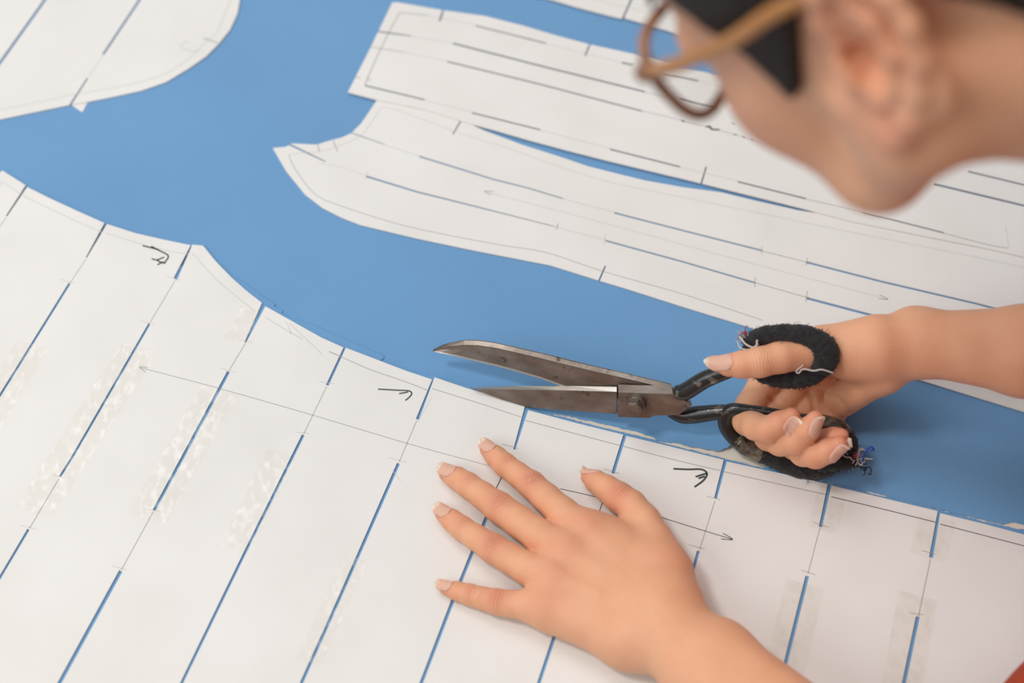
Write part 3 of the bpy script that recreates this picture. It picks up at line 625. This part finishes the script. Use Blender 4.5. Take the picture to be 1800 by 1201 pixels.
larm = [RC(LW + ls * .0110, LW + ld * .10 + ls * .012 + [0, 0, .012], .0168, .0205), RC(LW - ls * .0058, LW + ld * .10 - ls * .0095 + [0, 0, .012], .0160, .0205),
        RC(LW + ld * .10 + ls * .012 + [0, 0, .012], LE + ls * .012, .0205, .031), RC(LW + ld * .10 - ls * .0095 + [0, 0, .012], LE - ls * .012, .0205, .033)]
LEFT = G([G(lfing, .0018), G([G(lpalm, .012), G(ltend, .004)], .0045)], .0065)

# ---- the right hand in the shears; points are (pixel x, pixel y, mm in front of the shears' plane, radius mm)
RF = {
    'thumb':  [(1535, 604, -20, 15.5), (1448, 611, -15, 12.8), (1412, 619, -4, 10.4), (1372, 628, 6, 9.0), (1335, 637, 12, 8.6), (1305, 641, 14, 7.8), (1280, 642, 15, 6.2), (1260, 640, 15, 3.9)],
    'index':  [(1366, 650, -42, 10.0), (1340, 680, -31, 9.2), (1318, 714, -17, 8.8), (1313, 740, -3, 8.5), (1328, 750, 7, 8.0), (1350, 755, 14, 7.7), (1370, 744, 15, 6.9), (1392, 731, 14, 4.8)],
    'middle': [(1412, 662, -52, 10.4), (1384, 700, -36, 9.4), (1358, 738, -18, 9.0), (1351, 767, -2, 8.6), (1372, 777, 9, 8.2), (1400, 776, 17, 7.9), (1418, 757, 18, 7.0), (1433, 737, 17, 4.9)],
    'ring':   [(1452, 680, -54, 10.0), (1424, 718, -37, 9.0), (1400, 752, -19, 8.4), (1396, 784, -2, 8.0), (1412, 796, 9, 7.9), (1434, 800, 18, 7.8), (1454, 793, 19, 7.1), (1474, 783, 18, 5.3)],
    'pinky':  [(1482, 702, -48, 9.0), (1462, 728, -32, 8.0), (1444, 752, -17, 7.3), (1438, 768, -4, 6.9), (1444, 774, 2, 6.7), (1454, 774, 7, 6.5), (1466, 769, 9, 5.9), (1479, 766, 9, 4.2)],
}
RJ = {k: [S(*q[:3]) for q in v] for k, v in RF.items()}
rfing = [chain(RJ[k], [q[3] / 1000 for q in RF[k]], .002) for k in RF]
RWr = S(1607, 602, -27); RF2 = P(1800, 617, RWr[2] + .014); rd = nrm(RF2 - RWr); RE = RWr + rd * .24; rs = nrm(np.cross(rd, RWr - CAM)); 
rpalm = [RC(RJ['index'][0], S(1560, 596, -42), .0100, .0125), RC(RJ['middle'][0], S(1566, 612, -46), .0104, .0125), RC(RJ['ring'][0], S(1566, 630, -46), .0100, .0125), RC(RJ['pinky'][0], S(1562, 644, -40), .0090, .0125)]
rpalm += [RC(S(x, y, w), RWr + rs * o, .0125, .0124) for x, y, w, o in ((1560, 596, -42, -.006), (1566, 612, -46, -.002), (1566, 630, -46, .002), (1562, 644, -40, .006))]
rthen = [RC(S(1480, 702, -29), S(1552, 650, -23), .0108, .0125), RC(S(1552, 650, -23), RWr + rs * .003, .0125, .0124),
          RC(S(1458, 620, -17), S(1545, 606, -19), .0125, .0150), RC(S(1545, 606, -19), RWr - rs * .002, .0145, .0112),
          RC(S(1500, 632, -17), S(1545, 622, -18), .0120, .0130), RC(S(1440, 632, -26), S(1500, 615, -28), .008, .012)]
rarm = [RC(RWr + rs * .0035, RF2 + rs * .006, .0140, .0188), RC(RWr - rs * .0035, RF2 - rs * .006, .0142, .0190),
        RC(RF2 + rs * .006, RE + rs * .010, .0188, .031), RC(RF2 - rs * .006, RE - rs * .010, .0190, .032)]
RIGHT = G([G(rfing, .0007), G([G(rpalm, .007), G(rthen, .009)], .004)], .0040)

# ---- head, in its own frame: x forward, y to the person's left, z up
HF = nrm((-.600, .339, -.724)); HL = np.array((-.526, -.849, .038)); HL = nrm(HL - HF * (HL @ HF)); HU = np.cross(HF, HL); HO = np.array((.148, -.125, .430))
HA = np.stack([HF, HL, HU])
def H(x, y, z): return HO + HF * x / 1000 + HL * y / 1000 + HU * z / 1000            # millimetres
def HE(c, r, ax=None): return EL(H(*c), HA if ax is None else np.array(ax) @ HA, np.array(r) / 1000)
def HC(a, b, ra, rb): return RC(H(*a), H(*b), ra / 1000, rb / 1000)
def rotz(d): d = math.radians(d); return np.array([[math.cos(d), math.sin(d), 0], [-math.sin(d), math.cos(d), 0], [0, 0, 1]])
cran = [HE((-6, 0, 44), (92, 72, 76)), HE((30, 0, 50), (55, 62, 58))]
face = [HE((42, 0, -10), (42, 53, 66)), HE((64, 0, -48), (22, 31, 28))]
for s in (1, -1):
    face += [HC((4, s * 55, -40), (40, s * 41, -60), 12, 12), HC((40, s * 41, -60), (70, s * 12, -73), 12, 10), HE((56, s * 33, -20), (28, 24, 25)), HC((10, s * 62, -20), (8, s * 56, -42), 10, 13)]
face += [HE((72, 0, -71), (12, 15, 10)), HC((88, -14, 34), (88, 14, 34), 8, 8)]
nose = [HC((90, 0, 22), (106, 0, -12), 6, 8.5), HE((103, 0, -16), (9, 9, 8)), HE((96, 10, -18), (9, 6.5, 6.5)), HE((96, -10, -18), (9, 6.5, 6.5))]
lips = [HC((86, -16, -51), (95, 0, -47), 4, 5.5), HC((86, 16, -51), (95, 0, -47), 4, 5.5), HC((85, -14, -53), (93, 0, -57), 4, 6), HC((85, 14, -53), (93, 0, -57), 4, 6)]
lids = [HE((80, s * 32, 14), (11, 14, 11)) for s in (1, -1)]
HEAD0 = G([SUB(G([G(cran, .03), G(face, .022)], .028), G([HE((96, s * 31, 15), (14, 17, 11)) for s in (1, -1)], .002), .010), G(lids, .001), G(nose, .006), G(lips, .003)], .006)
def ear(s):
    ax1 = np.array([-math.cos(math.radians(6)), s * math.sin(math.radians(6)), 0]); ax2 = np.array([-.16, 0, .987]); ax3 = np.cross(ax1, ax2); ax3 *= s * np.sign(ax3[1])
    if ax3[1] * s < 0: ax3 = -ax3
    o = np.array([1, s * 71, -1.0])
    E_ = lambda a, b, c=0: o + ax1 * a * 1.10 + ax2 * b * 1.04 + ax3 * c
    hel = [(3, 6, 0), (1, 17, 2), (6, 27, 4), (15, 31.5, 5), (25, 29, 5.5), (31, 20, 5.5), (32.5, 8, 5), (30, -5, 4), (24, -16, 3), (16, -25, 2)]
    rr = [2.6, 3.4, 4.0, 4.2, 4.2, 4.0, 3.7, 3.4, 3.6, 4.4]
    kids = [HC(E_(*hel[i]), E_(*hel[i + 1]), rr[i], rr[i + 1]) for i in range(len(hel) - 1)]
    kids += [HC(E_(16, -25, 3), E_(8, -31, 1), 4.6, 5.2), HC(E_(8, -31, 1), E_(3, -26, -1), 5.2, 4.2)]
    kids += [HC(E_(14, 22, 3), E_(21, 13, 4), 3.0, 3.4), HC(E_(21, 13, 4), E_(22, 0, 4), 3.4, 3.2), HC(E_(22, 0, 4), E_(17, -11, 3.5), 3.2, 3.0), HC(E_(17, -11, 3.5), E_(11, -16, 3), 3.0, 3.4)]
    kids += [HC(E_(1, 1, 1), E_(2, -6, 1.5), 4.2, 4.4)]
    plate = EL(H(*E_(15, 1, -.5)), np.stack([ax1, ax2, ax3]) @ HA, np.array([18.5, 30, 3.2]) / 1000)
    root = HC(E_(5, 12, -4), E_(5, -16, -4), 7, 6)
    hol = [EL(H(*E_(11, -4, 3)), np.stack([ax1, ax2, ax3]) @ HA, np.array([6.2, 8.2, 8]) / 1000), HC(E_(8, 9, 3), E_(13, 3, 2), 3.6, 4.2), HC(E_(9, -6, 0), E_(3, -3, -26), 5.2, 5.0), HC(E_(5, 2, 0), E_(4, 0, -18), 3.6, 3.6)]
    return SUB(G([G(kids, .003), plate, root], .004), G(hol, .004), .0035)
NB = np.array((.345, -.120, .385))
neck = [RC(H(-26, 0, -30), NB, .052, .060), RC(H(-6, 0, -40), NB + [-.005, 0, -.012], .046, .055), RC(H(-18, 46, -22), NB + [-.02, .0, -.045], .012, .011), RC(H(-18, -46, -22), NB + [-.02, 0, -.045], .012, .011)]
HEADN = G([G([HEAD0, ear(1), ear(-1)], .006), G(neck, .02)], .022)

# ---- trunk and upper arms, leaning over the table from the right
SHL = np.array((.425, -.285, .325)); SHR = np.array((.430, .065, .325)); HIP = np.array((.80, -.11, .10))
trunk = [RC(NB, np.array((.42, -.11, .33)), .062, .085), RC(SHL + [.01, .05, 0], SHR + [.01, -.05, 0], .062, .062), RC((.46, -.17, .29), (.60, -.17, .20), .095, .085), RC((.46, -.05, .29), (.60, -.05, .20), .095, .085),
         RC((.60, -.17, .20), HIP + [0, -.06, 0], .085, .105), RC((.60, -.05, .20), HIP + [0, .06, 0], .085, .105)]
uarm = [RC(SHL, LE, .050, .036), RC(SHR, RE, .050, .035)]
# creases of the palm and between the fingers, laid where the hand's skin is seen
def on_skin(node, px, py, h0, h1):
    a, c_ = P(px, py, h0), P(px, py, h1)
    for t in np.linspace(0, 1, 500):
        p = a + (c_ - a) * t; d_ = node.ev(p[None], p, .001, .01)
        if d_ is not None and d_[0] < 0: return p
    return None
def groove(node, lines, r):
    out = []
    for l in lines:
        q = [on_skin(node, x, y, .13, .0) for x, y in spline(l, 4)]; q = [p for p in q if p is not None]
        out += [RC(q[i], q[i + 1], r, r) for i in range(len(q) - 1) if np.linalg.norm(q[i + 1] - q[i]) < .012]
    return out
RIGHT = SUB(RIGHT, G(groove(RIGHT, [[(1415, 676), (1440, 681), (1462, 692), (1482, 710), (1494, 728)], [(1424, 692), (1430, 708), (1430, 722)], [(1352, 700), (1368, 710), (1385, 722)]], .0010), 0), .0022)
TRUNK = G([G(trunk, .05), G(uarm, .02)], .04)
BODY = G([HEADN, TRUNK, G([LEFT, G(larm, .012)], .012), G([RIGHT, G(rarm, .008)], .012)], .012)
# the hands never sink into the table or the card
BODY = FN(BODY, lambda p, v: np.maximum(v, np.where(p[:, 0] < .33, ZT + .0003 - p[:, 2], -1)))
v, q = surface(BODY, (-.075, -.46, -.004), (.93, .20, .60), VOX)
me = np_mesh('person', v, q)
# colour of the skin: redder knuckles and fingertips, and the phase of the creases over the joints
blush = np.zeros(len(v)); wm = np.zeros(len(v)); wp = np.zeros(len(v))
def add_blush(c, r, a):
    global blush
    blush = np.maximum(blush, a * np.exp(-((v - c) ** 2).sum(1) / r ** 2))
def add_wrinkle(c, t, r, a):
    global wm, wp
    m_ = a * np.exp(-((v - c) ** 2).sum(1) / r ** 2); s_ = m_ > wm; wp = np.where(s_, (v - c) @ t, wp); wm = np.maximum(wm, m_)
for k in LF:
    J = LJ[k]; up = np.array([0, 0, .007])
    add_blush(J[3 if k != 'thumb' else 4] + up, .0085, .85); add_blush(J[5] + up * .8, .006, .5 if k != 'thumb' else .1); add_blush(J[7], .010, .8); add_blush(J[0] + up * 1.4, .012, .45)
    if k != 'thumb': add_wrinkle(J[3] + up, nrm(J[2] - J[4]), .0062, 1.0); add_wrinkle(J[5] + up * .8, nrm(J[4] - J[6]), .0045, .7)
    else: add_wrinkle(J[4] + up, nrm(J[3] - J[5]), .007, .8)
for k in RF:
    J = RJ[k]; add_blush(J[7], .012, .8); add_blush(J[5] + SN * .006, .008, .4)
add_wrinkle(RJ['thumb'][4] + SN * .006 + SV * .005, nrm(RJ['thumb'][3] - RJ['thumb'][5]), .0065, .45)
for p_, r_, a_ in ((H(-12, 84, 12), .020, .6), (H(-2, 82, -26), .014, .7), (H(62, 42, -20), .022, .45)): add_blush(p_, r_, a_)
for nm, arr in (('blush', blush), ('crease', wm), ('phase', wp * 1000)):
    at = me.attributes.new(nm, 'FLOAT', 'POINT'); at.data.foreach_set('value', arr.astype(np.float32))
m, nt, b = mat('skin', (.7, .4, .27), .5, spec=.32)
def attr(n): a = nt.nodes.new('ShaderNodeAttribute'); a.attribute_name = n; return a.outputs['Fac']
c1 = ramp(nt, noise(nt, 55, 5), [(.3, (.77, .385, .220)), (.7, (.82, .435, .262))])
mx = nt.nodes.new('ShaderNodeMix'); mx.data_type = 'RGBA'; nt.links.new(attr('blush'), mx.inputs[0]); nt.links.new(c1, mx.inputs[6]); mx.inputs[7].default_value = (.72, .285, .18, 1)
nt.links.new(mx.outputs[2], b.inputs['Base Color'])
b.inputs['Subsurface Weight'].default_value = .28; b.inputs['Subsurface Radius'].default_value = (1, .38, .22); b.inputs['Subsurface Scale'].default_value = .007
wav = math_(nt, 'MULTIPLY', math_(nt, 'SINE', math_(nt, 'ADD', math_(nt, 'MULTIPLY', attr('phase'), 3.6), math_(nt, 'MULTIPLY', noise(nt, 240, 2), 9.0))), attr('crease'))
hgt = math_(nt, 'ADD', math_(nt, 'MULTIPLY', wav, .55), math_(nt, 'MULTIPLY', noise(nt, 900, 4), .5))
bump(nt, b, hgt, .6, .0008); M['skin'] = m
person = link('person', me, M['skin'])
tag(person, 'person bending over the table, left hand flat on the largest pattern, cutting with the right', 'person')

# ---- fingernails
M['nail'] = mat('fingernail', (.84, .46, .335), .38, 0, .2)[0]; M['nail'].node_tree.nodes['Principled BSDF'].inputs['Subsurface Weight'].default_value = .15
M['nail_tip'] = mat('nail_tip', (.80, .68, .54), .3)[0]
def nail(a, tip, up, r, width, length, past, slope=0.0, pointed=False):
    """a: joint, tip: end of the finger's bone line; up: outward from the nail; r: finger radius there"""
    t = nrm(tip - a); u = nrm(up - t * (up @ t)); s = np.cross(t, u); mb = MB(); NU, NT = 9, 12; top = []; bot = []
    start = tip + t * (past - length)
    for i in range(NT + 1):
        f = i / NT
        wd = width / 2 * min(1.0, (1 - (1 - min(f / .28, 1)) ** 2) ** .5 * .98 + .02) * (1 if f < .62 else max(.06, (1 - ((f - .62) / .38) ** 2.4) ** .55 if f < 1 else .06))
        if pointed: wd = width / 2 * min(1.0, (1 - (1 - min(f / .28, 1)) ** 2) ** .5 * .98 + .02) * (1 if f < .45 else max(.05, 1 - ((f - .45) / .55) ** 2.2) ** .8)
        for k in range(NU):
            x = (k / (NU - 1) * 2 - 1) * wd; R = r[1] * 1.25; ang = x / R
            ax_ = f * length + past - length; xx = max(-ax_ / (np.linalg.norm(tip - a) + 1e-9), 0); rs_ = r[1] + (r[0] - r[1]) * (min(xx, 1) + .6 * max(0, xx - 1)); lift = rs_ + .0003 - slope * max(0, ax_) - .0005 * max(0, .15 - f) / .15
            p = start + t * (f * length) + u * (lift + R * (math.cos(ang) - 1)) + s * (R * math.sin(ang))
            top.append(p)
    # lay the plate on the skin below it; past the fingertip it runs on by itself
    tp = np.array(top); tt = np.linspace(.0045, -.0025, 57); cl = (tp[:, None, :] + u * tt[None, :, None]).reshape(-1, 3); c0 = tp.mean(0)
    d_ = BODY.ev(cl, c0, np.linalg.norm(cl - c0, axis=1).max() + .001, .01); d_ = d_.reshape(len(tp), -1) < .0002
    hit = d_.any(1); hs = np.where(hit, tt[d_.argmax(1)] + .00035, np.nan).reshape(NT + 1, NU)
    for k in range(NU):
        col = hs[:, k]; ok = ~np.isnan(col)
        if ok.sum() >= 3:
            last = np.where(ok)[0].max(); lead = col[ok][-3:].mean()
            col[:] = np.interp(np.arange(NT + 1), np.where(ok)[0], col[ok]); col[last + 1:] = np.linspace(col[last], max(col[last], 0), NT - last + 1)[1:]
        else: col[:] = 0
    ker = hs.copy()
    for _ in range(2): ker[1:-1] = (ker[:-2] + 2 * ker[1:-1] + ker[2:]) / 4
    tp = tp + u * np.maximum(ker, hs).reshape(-1, 1); top = list(tp); bot = list(tp - u * .0009)
    n = len(top); fs = []; ms = []
    for i in range(NT):
        for k in range(NU - 1):
            q = (i * NU + k, i * NU + k + 1, (i + 1) * NU + k + 1, (i + 1) * NU + k); mb_m = 1 if i / NT > .78 else 0
            fs.append(q); ms.append(mb_m); fs.append(tuple(x + n for x in q[::-1])); ms.append(mb_m)
        for k in (0, NU - 1):
            fs.append((i * NU + k, (i + 1) * NU + k, (i + 1) * NU + k + n, i * NU + k + n)); ms.append(0)
    for i in (0, NT):
        for k in range(NU - 1): fs.append((i * NU + k, i * NU + k + 1, i * NU + k + 1 + n, i * NU + k + n)); ms.append(1 if i else 0)
    mb.v = [tuple(map(float, p)) for p in top + bot]; mb.f = fs; mb.m = ms
    o = mb.build('fingernail', [M['nail'], M['nail_tip']], person, True)
    return o
ZU = np.array([0, 0, 1.0]); YB = np.array([0, -1.0, 0])
for k, w_, l_, up in (('index', .0094, .0125, ZU), ('middle', .0100, .0130, ZU), ('ring', .0096, .0125, ZU), ('pinky', .0076, .0110, ZU), ('thumb', .0092, .0125, nrm((.35, .62, .62)))):
    J = LJ[k]; r = (LF[k][6][3] / 1000, LF[k][7][3] / 1000); nail(J[6], J[7], np.array(up), r, w_, l_, .0066, .10)
nail(RJ['thumb'][6], RJ['thumb'][7], SN * .66 + SV * .66, (.0066, .0043), .0118, .0172, .0072, .05, True)
for k, w_, l_ in (('index', .0094, .0135), ('middle', .0100, .0140), ('ring', .0104, .0135), ('pinky', .0076, .0110)):
    J = RJ[k]; t = nrm(J[7] - J[6]); side = nrm(np.cross(SN, t)); side = -side if side @ SV > 0 else side
    nail(J[6], J[7], SN * .80 + side * .60, (RF[k][6][3] / 1000, RF[k][7][3] / 1000), w_, l_, .0056, .06, k != 'ring')

# ---- eyes, hair
m, nt, b = mat('eye_white', (.80, .77, .74), .15); M['eye'] = m; M['iris'] = mat('iris', (.03, .015, .008), .1)[0]
for s in (1, -1):
    bpy.ops.mesh.primitive_uv_sphere_add(segments=32, ring_count=16, radius=.0115, location=H(72, s * 31, 11)); o = bpy.context.object; o.name = 'eyeball'; o.data.name = 'eyeball'
    o.rotation_euler = Matrix(np.stack([HL, np.cross(nrm(HF * .85 - HU * .5), HL), nrm(HF * .85 - HU * .5)], 1).tolist()).to_euler(); o.data.materials.append(M['eye']); o.data.materials.append(M['iris'])
    for p in o.data.polygons:
        p.use_smooth = True
        if p.center.z > .0098: p.material_index = 1
    o.parent = person
m, nt, b = mat('black_hair', (.012, .009, .008), .6, 0, .25)
st = noise(nt, 700, 4, stretch=(.25, 1, .6)); nt.links.new(ramp(nt, st, [(.35, (.010, .007, .005)), (.7, (.04, .027, .019))]), b.inputs['Base Color']); bump(nt, b, st, .5, .0008); M['hair'] = m
HLX = [(-130, -80), (-96, -76), (-78, -62), (-60, -36), (-44, 0), (-28, 28), (-14, 36), (-2, 31), (30, -9), (34, -9), (38, 17), (47, 36), (60, 52), (75, 66), (90, 74), (110, 78)]
hx = np.array([p[0] for p in HLX]) / 1000; hz = np.array([p[1] for p in HLX]) / 1000
def hair_cut(p, d):
    q = (p - HO); x = q @ HF; z = q @ HU; y = np.abs(q @ HL)
    line = np.interp(x, hx, hz)
    lo_ = np.where(y < .045, np.maximum(line, np.where(x > 0, .062, -1)), line)     # no sideburns across the forehead
    return np.maximum(d, (lo_ - z) * .55)
HAIRB = G([G([HEAD0, G(neck[:1], .0)], .022)], 0)
hair = FN(G([FN(HAIRB, lambda p, d: d - .0042, .01), HE((-10, 0, 50), (98, 79, 81)), HE((-84, 0, 62), (40, 44, 40))], .012), hair_cut, .03)
c_ = H(-20, 0, 30); v, q = surface(hair, c_ - .19, c_ + .19, .0022)
link('hair', np_mesh('hair', v, q), M['hair'], person)
mb = MB(); g = random.Random(2)
for s in (1, -1):                                        # brows
    pts = [H(89 - 7 * f ** 2 * 1.4, s * (14 + 36 * f), 34 + 6 * math.sin(f * 2.6)) for f in np.linspace(0, 1, 8)]
    mb = MB(); mb.tube(pts, [.0018, .0028, .0030, .0029, .0026, .0022, .0016, .0008], 8, 0, .55); mb.build('eyebrow', M['hair'], person, True)

# ---- clothes: red top, dark trousers, shoes (behind the frame's right edge but for a corner)
m, nt, b = mat('red_knit', (.42, .045, .012), .8); nt.links.new(ramp(nt, noise(nt, 300, 3), [(.3, (.36, .035, .010)), (.7, (.47, .055, .015))]), b.inputs['Base Color']); M['red'] = m
def off(a, r): return FN(a, lambda p, d: d - r, r)
SLL = LE + (SHL - LE) * .16; SLR = RE + (SHR - RE) * .16
HEM = CAM + ray(1893, 1316) * .77
drape = G([RC(HEM, (.46, -.20, .26), .030, .085), RC(HEM + [.06, .10, .0], (.48, -.10, .25), .028, .09), RC(HEM, HEM + [.06, .10, .0], .030, .028), RC(HEM + [.12, -.02, .01], (.56, -.19, .20), .03, .09), RC(HEM, HEM + [.12, -.02, .01], .030, .03)], .04)
tr_ = G([off(G([G(trunk, .05), G([RC(SHL, SLL, .050, .039), RC(SHR, SLR, .050, .038)], .02)], .04), .0065), drape], .03)
ND = nrm((.80, 0, -.50))
tr_ = FN(tr_, lambda p, d: np.maximum(np.maximum(d, p[:, 0] - .82), .022 - (p - NB) @ ND), .03)
v, q = surface(tr_, (.2, -.52, .01), (.95, .24, .5), .004); link('shirt', np_mesh('shirt', v, q), M['red'], person)
M['denim'] = mat('dark_trousers', (.02, .025, .04), .85)[0]; M['shoe'] = mat('black_shoes', (.02, .02, .02), .5)[0]
legs = G([G([RC(HIP + [-.02, -.06, .01], (.81, -.19, -.05), .108, .10), RC(HIP + [-.02, .06, .01], (.81, -.03, -.05), .108, .10)], .05)] +
         [G([RC((.81, y, -.05), (.80, y, -.36), .098, .068), RC((.80, y, -.36), (.83, y, -.70), .068, .058)], .03) for y in (-.20, -.02)], .04)
legs = FN(legs, lambda p, d: np.maximum(d, np.maximum(.715 - p[:, 0] - (p[:, 2] < -.1) * 1.0, 0 * d - 1)), .02)
v, q = surface(legs, (.60, -.40, -.78), (1.0, .20, .25), .006); link('trousers', np_mesh('trousers', v, q), M['denim'], person)
for y in (-.20, -.02):
    sh = FN(G([RC((.84, y, -.715), (.68, y, -.722), .040, .034)], 0), lambda p, d: np.maximum(d, -.7499 - p[:, 2]), .01)
    v, q = surface(sh, (.58, y - .08, -.78), (.92, y + .08, -.64), .005); link('shoe', np_mesh('shoe', v, q), M['shoe'], person)

# ------------------------------------------------------------------ eyeglasses
m, nt, b = mat('brown_acetate', (.30, .13, .06), .28, 0, .5)
nt.links.new(ramp(nt, noise(nt, 90, 3), [(.35, (.17, .065, .028)), (.6, (.36, .165, .075)), (.8, (.42, .22, .11))]), b.inputs['Base Color']); M['acetate'] = m
M['acetate_temple'] = mat('amber_acetate', (.50, .22, .07), .25, 0, .5)[0]
m = bpy.data.materials.new('lens_glass'); m.use_nodes = True; nt = m.node_tree; nt.nodes.remove(nt.nodes['Principled BSDF'])
tr1 = nt.nodes.new('ShaderNodeBsdfTransparent'); tr1.inputs[0].default_value = (.985, .99, .985, 1); gl = nt.nodes.new('ShaderNodeBsdfGlossy'); gl.inputs['Roughness'].default_value = .02
mxs = nt.nodes.new('ShaderNodeMixShader'); mxs.inputs[0].default_value = .03
for a_, b_ in ((tr1.outputs[0], mxs.inputs[1]), (gl.outputs[0], mxs.inputs[2]), (mxs.outputs[0], nt.nodes['Material Output'].inputs[0])): nt.links.new(a_, b_)
M['lens'] = m
gls = tag(empty('eyeglasses', tuple(H(94, 0, 10))), 'brown acetate eyeglasses worn by the person bending over the table', 'glasses')
def gpart(mb, name, mt, smooth=True):
    o = mb.build(name, mt, None, smooth); me = o.data; co = np.empty(len(me.vertices) * 3); me.vertices.foreach_get('co', co)
    me.vertices.foreach_set('co', (co.reshape(-1, 3) - np.array(gls.location)).ravel()); me.update(); o.parent = gls; return o
def rim(s, grow=0, n=40):
    out = []
    for i in range(n):
        a = 2 * math.pi * i / n; ca, sa = math.cos(a), math.sin(a); e = .72
        y = (25.5 + grow) * math.copysign(abs(ca) ** e, ca); z = (20.5 + grow) * math.copysign(abs(sa) ** e, sa)
        if z < 0: y *= 1 + z * .004
        out.append((99 - ((y + 33) / 60) ** 2 * 9 + z * .10 - 2, s * (y + 35), z + 7))
    return out
mb = MB()
for s in (1, -1): mb.tube([H(*p) for p in rim(s)], .0023, 10, 0, 1.15, closed=True)
mb.tube(spline([H(*p) for p in [(97, 11, 15), (100, 5, 18), (101, 0, 18.5), (100, -5, 18), (97, -11, 15)]], 4), .0021, 10)
for s in (1, -1): mb.tube(spline([H(*p) for p in [(91, s * 57, 18), (89, s * 63, 19.5), (85, s * 66, 20), (80, s * 67, 20)]], 4), [.0034] * 4 + [.0040] * 4 + [.0040] * 4 + [.0036], 10)
gpart(mb, 'frame', M['acetate'])
for s in (1, -1):
    mb = MB(); mb.tube(spline([H(*p) for p in [(83, s * 67, 20), (60, s * 74, 21.5), (30, s * 79, 24), (6, s * 80, 28), (-8, s * 76, 26), (-20, s * 72, 13), (-28, s * 71, -4)]], 5), [.0034] * 6 + [.0031] * 12 + [.0028] * 13, 10, 0, .55, up=tuple(HL))
    gpart(mb, 'temple', M['acetate_temple'])
    r_ = rim(s, -1); f_ = [H(*p) for p in r_]; k_ = [H(p[0] - 1.6, p[1], p[2]) for p in r_]; n_ = len(f_); mb = MB()
    mb.add(f_ + k_, [tuple(range(n_)), tuple(range(2 * n_ - 1, n_ - 1, -1))] + [(i, (i + 1) % n_, (i + 1) % n_ + n_, i + n_) for i in range(n_)]); gpart(mb, 'lens', M['lens'], False)
